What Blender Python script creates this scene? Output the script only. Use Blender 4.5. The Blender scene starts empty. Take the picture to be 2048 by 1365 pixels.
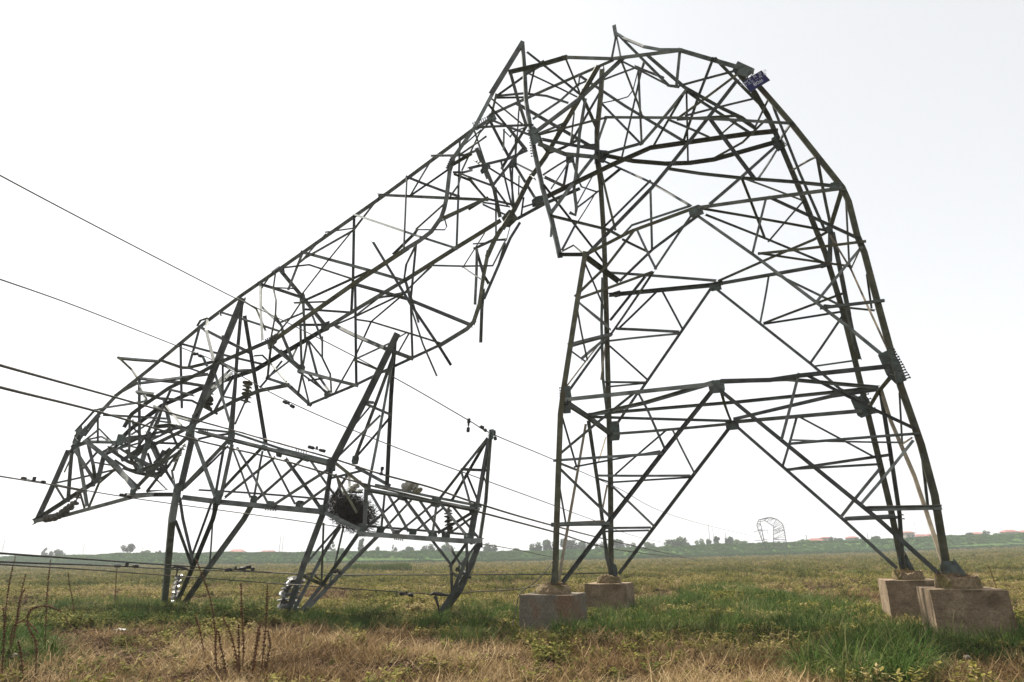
import bpy, bmesh, math, random
import numpy as np
from mathutils import Vector, Matrix

random.seed(7)
RNG = np.random.default_rng(7)
SC = bpy.context.scene
COL = SC.collection

# ------------------------------------------------------------------ camera
CAM_H = 1.6
FPX = 1240.0            # focal length in pixels of a 2048 wide picture
HORIZON, TILT = 1110.0, -0.012
ROLL = math.atan(TILT)
PITCH = math.atan((HORIZON - 682.5) * math.cos(ROLL) / FPX)
cam_data = bpy.data.cameras.new('camera')
cam_data.sensor_width = 36.0
cam_data.lens = FPX / 2048 * 36.0
cam_data.clip_start = 0.1
cam_data.clip_end = 9000
cam = bpy.data.objects.new('camera', cam_data)
COL.objects.link(cam)
SC.camera = cam
cam.matrix_world = Matrix.Translation((0, 0, CAM_H)) @ Matrix.Rotation(math.pi / 2 + PITCH, 4, 'X') @ Matrix.Rotation(ROLL, 4, 'Z')

# ------------------------------------------------------------------ sky, sun, exposure
SUN_EL, SUN_AZ = math.radians(55), math.radians(-40)     # azimuth from +Y towards +X
sun_dir = Vector((math.sin(SUN_AZ) * math.cos(SUN_EL), math.cos(SUN_AZ) * math.cos(SUN_EL), math.sin(SUN_EL)))
world = bpy.data.worlds.new('World')
SC.world = world
world.use_nodes = True
wn, wl = world.node_tree.nodes, world.node_tree.links
wn.clear()
sky = wn.new('ShaderNodeTexSky')
sky.sky_type = 'NISHITA'
sky.sun_disc = False
sky.sun_elevation = SUN_EL
sky.sun_rotation = SUN_AZ
sky.altitude = 0
sky.air_density = 1.0
sky.dust_density = 1.4
sky.ozone_density = 1.0
hs = wn.new('ShaderNodeHueSaturation')
hs.inputs['Saturation'].default_value = 0.13
bg = wn.new('ShaderNodeBackground')
bg.inputs['Strength'].default_value = 0.11
wo = wn.new('ShaderNodeOutputWorld')
wl.new(sky.outputs[0], hs.inputs['Color'])
veil = wn.new('ShaderNodeMixRGB')          # thin high haze spread evenly over the whole sky
veil.inputs[0].default_value = .6
veil.inputs[2].default_value = (3.50, 3.58, 3.66, 1)
wl.new(hs.outputs[0], veil.inputs[1])
wl.new(veil.outputs[0], bg.inputs[0])
wl.new(bg.outputs[0], wo.inputs[0])
sun_data = bpy.data.lights.new('sun', 'SUN')
sun_data.energy = 5.0
sun_data.angle = math.radians(0.8)
sun_data.color = (1.0, 0.94, 0.84)
sun = bpy.data.objects.new('sun', sun_data)
COL.objects.link(sun)
sun.rotation_euler = sun_dir.to_track_quat('Z', 'Y').to_euler()
SC.view_settings.view_transform = 'Standard'
SC.view_settings.look = 'None'
SC.view_settings.exposure = 1.17
SC.view_settings.gamma = 1.0
SC.view_settings.use_curve_mapping = False

# ------------------------------------------------------------------ geometry of the view used while measuring the place
_cR, _sR = math.cos(ROLL), math.sin(ROLL)
_cP, _sP = math.cos(PITCH), math.sin(PITCH)
def ray(px, py):
    u, v = px - 1024.0, -(py - 682.5)
    uu, vv = _cR * u - _sR * v, _sR * u + _cR * v
    Y = FPX * _cP - vv * _sP
    Z = FPX * _sP + vv * _cP
    return uu / Y, Z / Y
def at(px, py, D):
    a, b = ray(px, py)
    return Vector((a * D, D, CAM_H + b * D))
def on_ground(px, py, z=-0.1):
    a, b = ray(px, py)
    D = (z - CAM_H) / b
    return Vector((a * D, D, z))
def project(X, Y, Z):
    Z = Z - CAM_H
    f = Y * _cP + Z * _sP
    up = -Y * _sP + Z * _cP
    uu, vv = X / f * FPX, up / f * FPX
    u, v = _cR * uu + _sR * vv, -_sR * uu + _cR * vv
    return 1024 + u, 682.5 - v
def sstep(a, b, x):
    t = min(1.0, max(0.0, (x - a) / (b - a)))
    return t * t * (3 - 2 * t)
def slab(px, py, t):
    """point of the wreck: it lies in a slab between its near face (t=0) and its far face (t=1)"""
    a, b = ray(px, py)
    D = 17.0
    for _ in range(18):
        X, z = a * D, CAM_H + b * D
        Wb = min(5.6, max(4.0, 5.6 - .11 * X))
        k = sstep(-1.2, .7, X)
        W = 2.8 + (Wb * (1 - .45 * sstep(1, 14, z)) - 2.8) * k
        W0 = 2.8 + (Wb - 2.8) * k
        off = (W0 - W) / 2 + t * W
        D = .5 * D + .5 * max(6.0, (16.9 + off - .38 * X))
    return at(px, py, D)

# ------------------------------------------------------------------ helpers
def link(o, parent=None):
    COL.objects.link(o)
    if parent is not None:
        o.parent = parent
    return o
def mesh_obj(name, verts, faces, mat=None, parent=None, smooth=False):
    me = bpy.data.meshes.new(name)
    me.from_pydata([tuple(v) for v in verts], [], faces)
    if mat is not None:
        me.materials.append(mat)
    if smooth:
        me.polygons.foreach_set('use_smooth', [True] * len(me.polygons))
    me.update()
    return link(bpy.data.objects.new(name, me), parent)
def thing(name, label, cat, group=None, loc=(0, 0, 0)):
    o = bpy.data.objects.new(name, None)
    o.empty_display_size = .2
    o.location = loc
    link(o)
    return tag(o, label, cat, group)
def tag(o, label=None, cat=None, group=None, kind=None):
    if label: o['label'] = label
    if cat: o['category'] = cat
    if group: o['group'] = group
    if kind: o['kind'] = kind
    return o
class MB:
    """collects shapes for one mesh"""
    def __init__(s): s.v, s.f = [], []
    def add(s, vs, fs):
        n = len(s.v)
        s.v += [tuple(v) for v in vs]
        s.f += [tuple(i + n for i in f) for f in fs]
    def box(s, c, ax, ay, az):
        c = Vector(c)
        vs = [c + ax * i + ay * j + az * k for i in (-1, 1) for j in (-1, 1) for k in (-1, 1)]
        s.add(vs, [(0, 1, 3, 2), (4, 6, 7, 5), (0, 4, 5, 1), (2, 3, 7, 6), (0, 2, 6, 4), (1, 5, 7, 3)])
    def tube(s, pts, r, n=6, cap=True):
        pts = [Vector(p) for p in pts]
        rs = r if isinstance(r, (list, tuple)) else [r] * len(pts)
        rings = []
        prev = None
        for i, p in enumerate(pts):
            d = (pts[min(i + 1, len(pts) - 1)] - pts[max(i - 1, 0)])
            d = d.normalized() if d.length > 1e-9 else Vector((0, 0, 1))
            if prev is None:
                u = d.cross(Vector((0, 0, 1)) if abs(d.z) < .9 else Vector((1, 0, 0))).normalized()
            else:
                u = (prev - d * prev.dot(d)).normalized()
            prev = u
            w = d.cross(u)
            rings.append([p + (u * math.cos(2 * math.pi * k / n) + w * math.sin(2 * math.pi * k / n)) * rs[i] for k in range(n)])
        vs = [v for rg in rings for v in rg]
        fs = []
        for i in range(len(pts) - 1):
            for k in range(n):
                a, b = i * n + k, i * n + (k + 1) % n
                fs.append((a, b, b + n, a + n))
        if cap:
            fs.append(tuple(range(n))[::-1])
            fs.append(tuple(range(len(vs) - n, len(vs))))
        s.add(vs, fs)
    def lathe(s, c, axis, prof, n=14):
        """prof: list of (distance along axis, radius)"""
        axis = Vector(axis).normalized()
        u = axis.cross(Vector((0, 0, 1)) if abs(axis.z) < .9 else Vector((1, 0, 0))).normalized()
        w = axis.cross(u)
        c = Vector(c)
        vs, fs = [], []
        for h, r in prof:
            for k in range(n):
                a = 2 * math.pi * k / n
                vs.append(c + axis * h + (u * math.cos(a) + w * math.sin(a)) * r)
        for i in range(len(prof) - 1):
            for k in range(n):
                a, b = i * n + k, i * n + (k + 1) % n
                fs.append((a, b, b + n, a + n))
        s.add(vs, fs)
    def build(s, name, mat=None, parent=None, smooth=False):
        return mesh_obj(name, s.v, s.f, mat, parent, smooth)
def catmull(pts, k=6):
    pts = [Vector(p) for p in pts]
    if len(pts) < 3: return pts
    P = [pts[0] * 2 - pts[1]] + pts + [pts[-1] * 2 - pts[-2]]
    out = []
    for i in range(1, len(P) - 2):
        for j in range(k):
            t = j / k
            a, b, c, d = P[i - 1:i + 3]
            out.append(.5 * ((2 * b) + (c - a) * t + (2 * a - 5 * b + 4 * c - d) * t * t + (3 * b - a - 3 * c + d) * t ** 3))
    out.append(pts[-1])
    return out

# ------------------------------------------------------------------ materials
def principled(name):
    m = bpy.data.materials.new(name)
    m.use_nodes = True
    return m, m.node_tree.nodes, m.node_tree.links, m.node_tree.nodes['Principled BSDF']
def noisy(name, c1, c2, scale=8.0, rough=.7, metal=0.0, c3=None, scale3=2.0, cut3=.6, bump=0.0, detail=6, coord='Object', spec=.18, rand=0.0):
    m, n, l, b = principled(name)
    tc = n.new('ShaderNodeTexCoord')
    nz = n.new('ShaderNodeTexNoise')
    nz.inputs['Scale'].default_value = scale
    nz.inputs['Detail'].default_value = detail
    l.new(tc.outputs[coord], nz.inputs['Vector'])
    cr = n.new('ShaderNodeValToRGB')
    cr.color_ramp.elements[0].position = .35
    cr.color_ramp.elements[0].color = (*c1, 1)
    cr.color_ramp.elements[1].position = .65
    cr.color_ramp.elements[1].color = (*c2, 1)
    l.new(nz.outputs['Fac'], cr.inputs['Fac'])
    out = cr.outputs['Color']
    if c3 is not None:
        n3 = n.new('ShaderNodeTexNoise')
        n3.inputs['Scale'].default_value = scale3
        n3.inputs['Detail'].default_value = 8
        l.new(tc.outputs[coord], n3.inputs['Vector'])
        r3 = n.new('ShaderNodeValToRGB')
        r3.color_ramp.elements[0].position = cut3
        r3.color_ramp.elements[1].position = min(1, cut3 + .12)
        l.new(n3.outputs['Fac'], r3.inputs['Fac'])
        mx = n.new('ShaderNodeMixRGB')
        l.new(r3.outputs['Color'], mx.inputs['Fac'])
        l.new(out, mx.inputs['Color1'])
        mx.inputs['Color2'].default_value = (*c3, 1)
        out = mx.outputs['Color']
    if rand:
        oi = n.new('ShaderNodeObjectInfo')
        mr = n.new('ShaderNodeMapRange')
        mr.inputs['To Min'].default_value = 1 - rand
        mr.inputs['To Max'].default_value = 1 + rand
        l.new(oi.outputs['Random'], mr.inputs['Value'])
        vm = n.new('ShaderNodeVectorMath')
        vm.operation = 'SCALE'
        l.new(out, vm.inputs[0])
        l.new(mr.outputs['Result'], vm.inputs['Scale'])
        out = vm.outputs['Vector']
    l.new(out, b.inputs['Base Color'])
    b.inputs['Roughness'].default_value = rough
    b.inputs['Metallic'].default_value = metal
    b.inputs['Specular IOR Level'].default_value = spec
    if bump:
        bp = n.new('ShaderNodeBump')
        bp.inputs['Strength'].default_value = bump
        bp.inputs['Distance'].default_value = .02
        l.new(nz.outputs['Fac'], bp.inputs['Height'])
        l.new(bp.outputs['Normal'], b.inputs['Normal'])
    return m
STEEL = noisy('weathered_galvanised_steel', (.062, .068, .062), (.14, .15, .14), 3.0, .65, .12, (.095, .08, .05), 1.3, .64, rand=.5)
STEEL_OLIVE = noisy('olive_weathered_steel', (.06, .059, .038), (.125, .12, .08), 4.0, .75, .05, (.075, .062, .035), 1.3, .55, rand=.2)
STEEL_TAN = noisy('rusty_sunlit_steel', (.16, .13, .09), (.25, .21, .15), 5.0, .6, .1, rand=.15)  # rust tan, with the paleness of sunlit flanges put into the colour
PLATE = noisy('gusset_steel', (.05, .056, .05), (.10, .12, .11), 5.0, .65, .15, rand=.15)
BOLT = noisy('bolt_steel', (.05, .05, .045), (.09, .09, .08), 20, .5, .4)
ALU = noisy('dull_aluminium_cable', (.055, .048, .038), (.10, .088, .07), 30, .6, .2)
DARKMETAL = noisy('dark_fitting_iron', (.03, .028, .025), (.055, .05, .045), 20, .5, .4)
PORC = noisy('grey_porcelain', (.30, .29, .25), (.42, .40, .35), 10, .25, 0, (.2, .17, .12), 6, .6)
GLASS_W = noisy('white_glazed_porcelain', (.15, .15, .14), (.32, .32, .305), 10, .25, 0, (.07, .06, .05), 7, .45)

HAZE_DENSITY = .0006
# the wreck, bar by bar: kind, size, then each corner as seen from the road and its place between the near (0) and far (1) face; @ sets the local origin
DATA = '''
@1640,950,4.55
@0,0,1
# ---- standing legs
L 12 1110,1168,0 1113,1060,0 1117,940,0 1121,830,0 1128,775,0 1155,602,0 1170,511,0
L 11 1222,1152,1 1221,960,1 1218,842,1 1212,600,1 1208,476,1 1201,366,1 1194,320,1
L 11 1194,320,1 1194,260,.9 1202,185,.8 1204,141,.8
L 13 1896,1152,0 1869,990,0 1842,889,0 1829,851,0 1801,771,0 1778,689,0 1754,601,0 1728,503,0 1714,470,0 1697,402,0 1684,374,0 1633,310,0 1582,246,0 1543,201,0 1514,168,0
L 9 1470,133,0 1361,101,0
C 6 1361,101,0 1225,118,0 1128,115,0
L 11 1806,1138,1 1781,1016,1 1743,857,1 1708,713,1 1684,616,1 1650,505,1 1611,407,1 1567,303,1 1536,232,1 1508,184,.7 1482,152,.3
T 7 1884,1120,.05 1854,1028,.2 1829,953,.3 1781,841,.45 1763,783,.5
V 8 1806,1133,1 1799,1028,.9 1780,900,.7 1761,781,.5
T 6 1118,1160,.03 1126,1110,.1 1149,980,.3 1171,853,.5
V 8 1222,1150,1 1214,1115,.95 1196,970,.75 1178,848,.5
D 6 1205,560,.8 1203,648,.8 1206,758,.8 1214,824,.9
D 5 1543,201,.3 1549,220,.4 1600,348,.5 1648,457,.6
D 9 1661,462,.6 1660,520,.6
D 9 1666,470,.6 1684,557,.7 1697,625,.8
D 7 1697,625,.8 1708,680,.9 1718,716,1
# ---- belt at mid height
C 9 1136,800,0 1278,785,0 1419,770,0
C 9 1447,763,0 1540,761,0 1600,752,0 1774,734,0
H 7 1178,831,.5 1290,806,.3 1425,766,0
H 6 1185,834,.5 1460,842,1
H 6 1180,829,.5 1480,804,.5 1752,776,.5
H 7 1447,764,0 1574,759,.2 1754,775,.5
H 8 1754,779,.5 1660,793,.6 1469,838,1
C 6 1230,868,1 1452,849,1
C 8 1478,844,1 1718,823,1
C 9 1132,806,0 1178,836,.5 1220,868,1
C 9 1784,748,0 1757,780,.5 1738,812,1
D 5 1443,785,0 1462,843,1
# ---- big lower diagonals
D 8 1422,785,0 1330,900,0 1225,1035,0 1204,1062,0 1128,1162,0
D 7 1454,862,1 1240,1145,1
D 9 1442,783,0 1756,1039,0 1875,1146,0
D 7 1478,857,1 1683,1036,1 1790,1133,1
# ---- lower left bracing
H 4 1124,833,0 1152,930,.1
D 5 1120,908,0 1194,846,0 1265,789,0
D 5 1277,784,1 1234,848,1
D 5 1278,789,0 1295,820,0 1330,899,0
H 6 1111,922,0 1322,908,0
H 4 1150,934,.1 1317,903,0
H 4 1122,928,0 1150,939,.1
D 5 1121,939,0 1221,1035,0
D 4 1119,974,0 1131,1044,.1
H 7 1107,1050,0 1216,1048,0
T 4 1126,1046,0 1207,1042,.2
D 4 1232,948,1 1331,862,1
D 4 1346,862,1 1388,945,1
H 5 1197,952,.8 1377,952,1
H 4 1197,957,.8 1221,965,1 1377,955,1
D 5 1225,974,1 1306,1051,1
H 5 1212,1057,.9 1298,1056,1
H 4 1212,1063,.9 1295,1061,1
T 3 1211,877,1 1197,923,.7
T 4 1214,972,1 1205,1018,.9
# ---- lower right bracing
D 6 1597,751,0 1564,877,0
D 5 1592,839,1 1566,930,1
D 6 1614,751,0 1741,816,0 1826,856,0
D 4 1604,837,1 1753,917,1
H 6 1584,887,0 1834,867,0
H 4 1584,880,0 1806,885,.1
H 5 1578,940,1 1781,910,1
H 4 1578,939,1 1756,929,1
D 6 1723,1008,0 1824,885,0
D 5 1683,1033,1 1758,940,1
H 8 1736,1018,0 1878,1015,0
T 3 1738,1014,.05 1850,1012,.05
H 5 1693,1039,1 1794,1035,1
H 4 1693,1036,1 1787,1031,1
H 4 1799,789,0 1804,882,.1
D 6 1844,912,0 1855,1008,.1
T 3 1806,888,.1 1824,876,0
# ---- upper right leg bracing
D 7 1396,432,0 1506,509,0 1633,605,0 1699,656,0 1765,710,0
D 6 1435,580,1 1622,728,1 1680,778,1 1728,802,1
O 6 1520,508,0 1727,484,0
O 5 1521,507,0 1702,533,.3
T 3 1702,539,.3 1719,502,0
H 8 1440,567,1 1651,530,1
P 5 1440,561,.9 1544,515,.8 1627,480,.6 1655,464,.6
D 4 1537,555,1 1521,643,1
D 5 1550,548,1 1690,616,1
P 4 1530,646,1 1684,588,.8
H 4 1530,648,1 1682,624,.9
D 6 1633,605,0 1721,498,0
H 6 1644,616,0 1764,602,0
H 4 1651,611,0 1748,621,.3
D 5 1622,725,1 1684,634,1
H 4 1629,733,1 1706,722,1
T 4 1661,472,.5 1702,539,.3 1735,612,.15 1774,696,0
D 4 1734,552,0 1743,616,.3
D 4 1692,402,0 1698,520,.3 1700,533,.3
@1400,220,4.55
C 8 10,890,0 470,825,0 1270,720,0
D 6 1190,690,0 840,655,0 370,620,0 0,580,0 -276,538,0
O 9 -864,414,1 -614,464,1 -314,489,1 -95,482,1 130,450,1 660,300,1
O 9 680,195,1 430,220,1 0,280,.9 -450,345,.8 -800,500,.6 -1397,792,.3
D 6 830,125,0 230,90,0 -190,75,0 -850,70,0
D 6 830,130,0 730,280,1
D 7 90,80,0 490,620,0
D 5 700,360,1 530,620,0
D 6 670,350,1 370,620,.5 90,860,0
D 5 383,630,0 590,1170,1
D 4 380,620,0 940,830,1
D 5 600,810,0 480,1300,0
D 6 640,800,0 1440,1170,0
D 4 940,830,1 630,1190,1
D 5 30,900,0 1160,1100,.6
D 5 60,960,.2 590,1170,.8 1060,1365,1 1140,1400,1
P 5 850,540,1 1060,420,0
V 6 1070,450,0 1190,1060,.6
V 9 1290,730,0 1180,1090,.6
@0,0,1
# ---- waist of the tower, left side
D 8 1473,162,0 1415,237,0 1341,330,.1 1304,375,.1 1206,476,.2 1172,511,0
D 5 1298,364,.5 1210,452,1
D 5 1210,324,1 1302,366,.5 1380,412,0
D 5 1301,381,.3 1304,496,.5
P 5 1196,309,1 1230,457,.6
O 7 1174,509,0 1263,463,0 1380,420,0
H 5 1243,473,.2 1263,451,.2 1377,413,0
O 6 1265,465,.3 1215,530,.2 1153,590,0
D 5 1274,460,0 1311,537,0
D 5 1381,434,0 1353,474,0 1311,537,0
D 6 1392,434,0 1304,500,.8 1241,561,1
D 4 1247,480,0 1296,504,.5
H 6 1216,546,1 1428,562,1
C 8 1222,590,1 1421,571,1 1440,567,1
O 6 1157,597,0 1304,544,.5
D 11 1176,517,.3 1236,562,.8
D 4 1172,531,0 1212,626,1
D 5 1289,555,.5 1223,638,.9
D 5 1304,548,.5 1221,670,1
D 4 1315,582,1 1238,657,1
D 4 1324,582,1 1364,657,1
D 6 1421,578,1 1278,786,1
D 5 1157,606,0 1219,659,1
D 3 1157,605,0 1214,650,.9
D 4 1155,622,0 1174,718,.4
H 7 1137,692,0 1221,670,1
H 5 1236,658,1 1355,664,1
H 4 1221,682,1 1355,668,1
H 4 1139,701,0 1169,723,.3
D 5 1163,718,.3 1212,677,.9
D 5 1216,674,1 1139,780,0
T 3 1203,683,.8 1133,773,0
D 4 1221,694,1 1295,760,1
H 5 1212,764,1 1287,765,1
H 4 1214,774,1 1285,767,1
T 3 1210,696,.8 1202,758,.7
# ---- small ledge, the folded peak
H 8 1118,509,0 1168,509,0
P 3 1126,502,0 1147,491,.1 1165,506,0
D 5 1124,501,0 1152,448,.5
D 5 1102,432,0 1217,460,.8 1240,473,.8
D 5 1090,373,0 1185,495,.8 1205,522,1
D 7 1102,427,0 1193,307,1
L 10 1045,89,.2 1049,140,.2 1052,200,.2 1061,255,.1 1068,297,0 1085,375,0 1102,434,0 1119,508,0
L 9 1043,89,.2 983,187,.2
L 8 984,190,.2 948,258,.1 906,318,0
D 7 1170,203,.5 1159,269,.5 1153,339,.5 1148,378,.5 1153,418,.5 1151,431,.5 1144,428,.5
O 10 1193,139,.3 1133,242,.4 1109,282,.5 1090,315,.5 1058,360,.5 1027,422,.5 1006,456,.5
O 10 1003,457,.5 990,478,.5 977,507,.5
O 7 976,506,.5 967,552,.5 959,609,.45 947,645,.4
C 9 947,645,.4 935,658,.4 886,688,.4
C 6 890,686,.4 791,732,.4 712,770,.4 619,809,.4
L 9 1243,119,0 1161,196,.2 1071,264,0
C 6 1223,122,1 1093,179,.9 983,229,.8
C 9 1129,116,0 1078,131,0 1021,144,.1
D 10 1082,128,0 1052,146,.1
D 5 1056,106,.2 1161,190,.5
P 4 1131,117,0 1161,190,.5
D 5 994,192,.8 1047,154,.4
D 5 994,192,.8 1047,187,.6 1093,192,.8 1133,205,.9
D 4 994,196,.8 1047,195,.6
D 7 1021,146,.1 1036,200,.2 1052,249,.2
D 4 1069,137,0 1058,187,.3
D 3.5 1058,148,.2 1153,194,.8
D 3.5 981,196,.2 1045,249,.2
D 5 977,210,.2 1016,256,.5 1051,302,.5
O 5 992,192,.8 983,231,.8
D 5 950,256,.2 1063,251,.1
D 5 988,242,.8 1063,271,.2
D 6 1036,209,.5 1159,280,.8 1194,300,1
D 3.5 1038,214,.5 1032,302,.5
D 5 1155,170,.5 1120,202,.4 1069,236,.2
D 4 1155,170,.5 1177,161,.4
D 6 1166,196,.5 1194,258,1
D 5 1201,183,.9 1144,282,.5
D 4 1148,227,.5 1142,282,.5
D 4 1080,267,0 1133,245,.5
P 5 1080,269,0 1192,240,.1 1213,235,0
D 6 1159,152,.9 1252,214,.9 1367,283,1
D 4 1159,152,.9 1157,170,.5
D 4 1205,161,.9 1274,135,.8
D 4 1248,125,0 1341,173,0
D 4 1270,133,.4 1325,155,.2
P 2.5 1203,207,.9 1240,199,.8 1256,194,.8 1266,181,.8 1277,138,.8
D 5 1232,70,.5 1223,118,0
D 4 1233,74,.5 1242,118,0
D 4 1242,120,0 1277,210,.4 1284,232,.5
D 8 1229,57,.5 1232,74,.5
D 6 1237,70,.5 1336,170,0 1354,173,0
D 5 1234,68,.5 1250,78,.4 1288,94,.2 1321,100,.1 1358,100,0
D 7 1297,113,.1 1369,175,.1 1444,217,.3 1486,237,.5 1510,256,.8
D 6 1376,184,.1 1407,206,.3 1499,265,1
D 6 1360,100,0 1353,171,0
D 5 1426,118,0 1398,190,.4 1367,283,1
D 6 1433,120,0 1523,212,1
D 5 1362,171,0 1470,142,0
P 5 1360,234,0 1472,151,0
D 7 1283,287,1 1369,184,.1
D 5 1307,293,1 1365,193,.1
D 4 1373,184,.1 1376,324,1
D 5 1204,208,.9 1279,285,1
D 5 1283,283,1 1277,140,.8
D 4 1283,140,.8 1244,314,1
D 4 1288,125,.3 1283,140,.8
D 5 1211,307,1 1283,287,1
D 4 1213,234,0 1196,284,1
D 4 1371,232,0 1503,199,.8
D 5 1358,239,0 1472,232,.3 1512,259,.9
D 5 1338,241,.1 1415,274,1
P 3 1475,241,.4 1437,274,1
P 5 1530,241,.8 1485,285,.8 1429,316,1
D 4 1536,201,.3 1510,256,.9
# ---- central tangle
V 7 1086,280,0 1193,299,.9
V 9 1078,289,0 1128,309,.4 1189,315,.9
D 5 1169,292,.5 1195,290,.9
O 5 1078,270,0 1085,292,.1 1098,307,.2 1128,295,.4 1160,278,.7
O 3.5 1132,321,.5 1088,349,0
D 3 1138,323,.5 1102,378,0
D 5 1136,325,.5 1128,369,.5
D 5 1146,323,.5 1158,363,.5
D 5 1090,355,0 1128,373,.4
D 3 1185,353,.7 1155,408,.5
D 3 1158,363,.5 1163,374,.6 1193,384,1
D 4 1197,382,1 1156,414,.5
D 5 1205,367,1 1237,341,.8
P 2 1190,388,.9 1155,445,.6
V 6 940,337,.3 1015,319,.4 1051,303,.5
V 6 981,244,.5 1017,313,.5
D 6 988,369,.3 1047,297,.5
D 4 1035,329,.5 1067,345,.3
V 6 1031,333,.5 1067,392,.6
V 8 956,303,.3 980,359,.3 988,379,.3 999,430,.4
D 4 948,260,.2 970,327,.3
D 4 980,337,.3 1047,377,.4
D 5 940,355,.2 988,373,.3 1015,410,.5
P 4 940,357,.2 972,398,.1 940,418,.1
D 4 966,406,.2 1017,414,.5
D 4 966,410,.2 1010,430,.5
D 4 1003,327,.4 1023,410,.5
D 4 1020,335,.4 1028,412,.5
D 4 1025,337,.5 1025,412,.4
D 3 1038,355,.5 1037,394,.5
D 4 1047,398,.5 1043,428,.6
D 3 1008,262,.4 1020,275,.4 1027,264,.5 1052,255,.3
D 4 1031,280,.5 1031,320,.5
D 5 1019,258,.4 1051,297,.4
D 5 1051,256,.3 1005,335,.5
D 4 1008,262,.4 1007,299,.4
V 7 1039,436,.6 1090,408,.4 1155,380,.6
D 4 1047,414,.6 1078,404,.4
V 6 1038,449,.5 1020,478,.4 969,596,.4
D 4 992,379,.3 992,467,.5
V 5 1102,470,0 1104,440,0
D 3 1056,345,.4 1072,360,.1
# ---- chords of the bent shaft
C 7 944,261,.6 784,380,.6 560,538,.6 482,592,.6 410,646,.6 300,738,.6 275,758,.6 233,791,.6 200,826,.5 160,872,.4
C 9 905,325,.1 899,345,.1 893,398,0 888,420,0 882,437,0 863,464,0 840,482,0 810,500,0
O 8 812,499,0 709,567,0 553,677,0
C 8 555,676,0 436,727,0 400,747,0 341,775,0 282,815,0 264,828,0 251,850,0
O 8 997,444,.9 911,497,1 810,561,1
C 8 812,560,1 712,620,1 652,657,1
C 8 650,658,1 511,740,1 400,778,1 325,811,1 262,858,1 236,884,1
C 6 619,809,.4 578,771,.4 535,757,.4
C 8 578,771,.4 520,782,.5 471,802,.5 423,828,.5 366,862,.5 296,896,.5
@700,200,4.55
D 4 518,700 510,870 490,1350
D 5 257,865 850,893 1240,910
D 5 525,705 990,880
D 3.5 740,550 550,870
D 4 550,872 900,630
D 4 735,510 1000,505 1080,505
D 4.5 1000,360 985,900 970,1350
D 5 50,1050 640,1250 955,1350
D 3 270,880 40,1180
P 3.5 855,950 610,1170
P 6 860,1070 1240,900
D 3 820,1110 1190,930
D 3 605,1180 860,1182 880,1150 860,1080
D 5 610,1185 590,1215 400,1400
P 5 1240,900 1090,730 960,680
D 5 955,660 1030,660 1100,640
O 4 1000,670 1290,780
D 4 1230,340 1000,500
V 7 1085,500 915,600
D 4 1155,460 1030,510
V 8 1160,465 1250,700
P 3 1280,190 1180,300 1020,640
D 4 1010,680 985,780 920,870
D 3 1190,275 1050,400
D 4 1130,545 1195,590
V 6 1150,260 1270,180
D 5 1240,900 1500,960
@450,380,4.55
D 5 1175,240 1165,820 1150,1110
D 3 925,385 1170,350
P 3 1390,80 1160,370 940,640 700,950
D 4 1168,370 730,620 680,660
D 3 910,410 720,620
D 6 710,570 1300,730 1640,830
D 5 700,590 580,900
P 4 530,708 640,695 760,680 1160,810
V 7 510,740 700,970 900,1220
D 6 310,855 670,970
D 5 320,860 340,1365
D 3 440,890 640,900
P 3 425,760 330,900 330,1070
P 3.5 460,750 440,890 465,1000 460,1130 420,1340
P 3.5 700,1010 600,1160 460,1330
P 4 640,1030 910,1020
D 5 740,1000 1300,745
D 5 735,1087 1150,1115
D 5 710,1030 730,1365
D 4 500,1210 710,1120
D 5 1185,860 1190,1365 1195,1770
D 6 1185,860 1650,990 2240,1232
X 6 1350,478 1690,1040 1960,1440 2048,1580
X 4 1702,1100 1800,1400 1922,1680
D 5 1738,505 1690,1000 1706,1520
D 4 1730,520 1650,680 1628,830
D 4 1645,830 1700,1000 1760,1200
D 4 1588,960 1190,1150 960,1245
D 4 1590,960 1400,980 1180,1150
D 5 1650,930 1400,980
P 3.5 1870,700 1590,980 1330,1200 1175,1540 1010,1830
P 4 1195,1180 1330,1200 1660,1300 1960,1395
@700,420,4.55
D 4 745,508 1030,515 1300,510 1400,310 1425,270 1350,275
P 2.5 1220,220 1030,520
D 3 1030,520 1190,630
D 6 1140,350 1310,270
D 2.5 1130,310 1250,300
D 6 1155,380 1150,600 1138,850
V 6 1155,380 1220,600 1262,670
X 6 1215,730 1200,900 1190,1190
D 4 1410,310 1360,470
P 2 1460,140 1425,270
D 3 740,520 560,690
D 4 500,640 560,870
@600,620,4.55
C 7 330,150 490,230 770,350 1010,440
C 7 10,560 270,630 510,690
D 4 520,440 800,310
P 4 500,460 700,540
D 3.5 990,220 900,380
P 3 900,250 970,210
@300,560,4.55
D 5 1355,410 1600,410
D 5 1370,420 1380,790
D 4 1430,570 1390,790
D 4 1400,220 1410,550
D 5 1440,560 1520,860 1640,1030
D 4 1455,570 1565,705 1635,850
P 4 1640,860 1650,1020
D 4 1568,530 1568,700
D 4 1480,330 1560,540
D 6 1120,610 1350,800
D 5 1190,640 1370,790
D 6 1210,520 1290,710
D 4 1340,610 1290,720 1070,890
D 4 1400,870 1620,1030
D 4 1440,850 1605,1035
D 4 1385,870 1450,1130
D 4 1382,870 1350,1030
P 4 1450,915 1620,890
D 5 1100,610 1070,890
D 4 1070,890 1250,965 1450,1140
D 4 950,690 1020,685 1080,740 1270,960
D 4 1010,970 1200,740
D 4 1010,240 1200,420 1215,470
D 4 1180,390 1380,305
D 5 1150,340 1200,430 1205,470
P 4 860,200 970,270 1050,460
D 4 640,300 662,500 662,1000
D 5 650,295 1160,460
D 6 525,370 512,470 580,740
D 5 445,425 900,660
D 5 450,440 350,800
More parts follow.
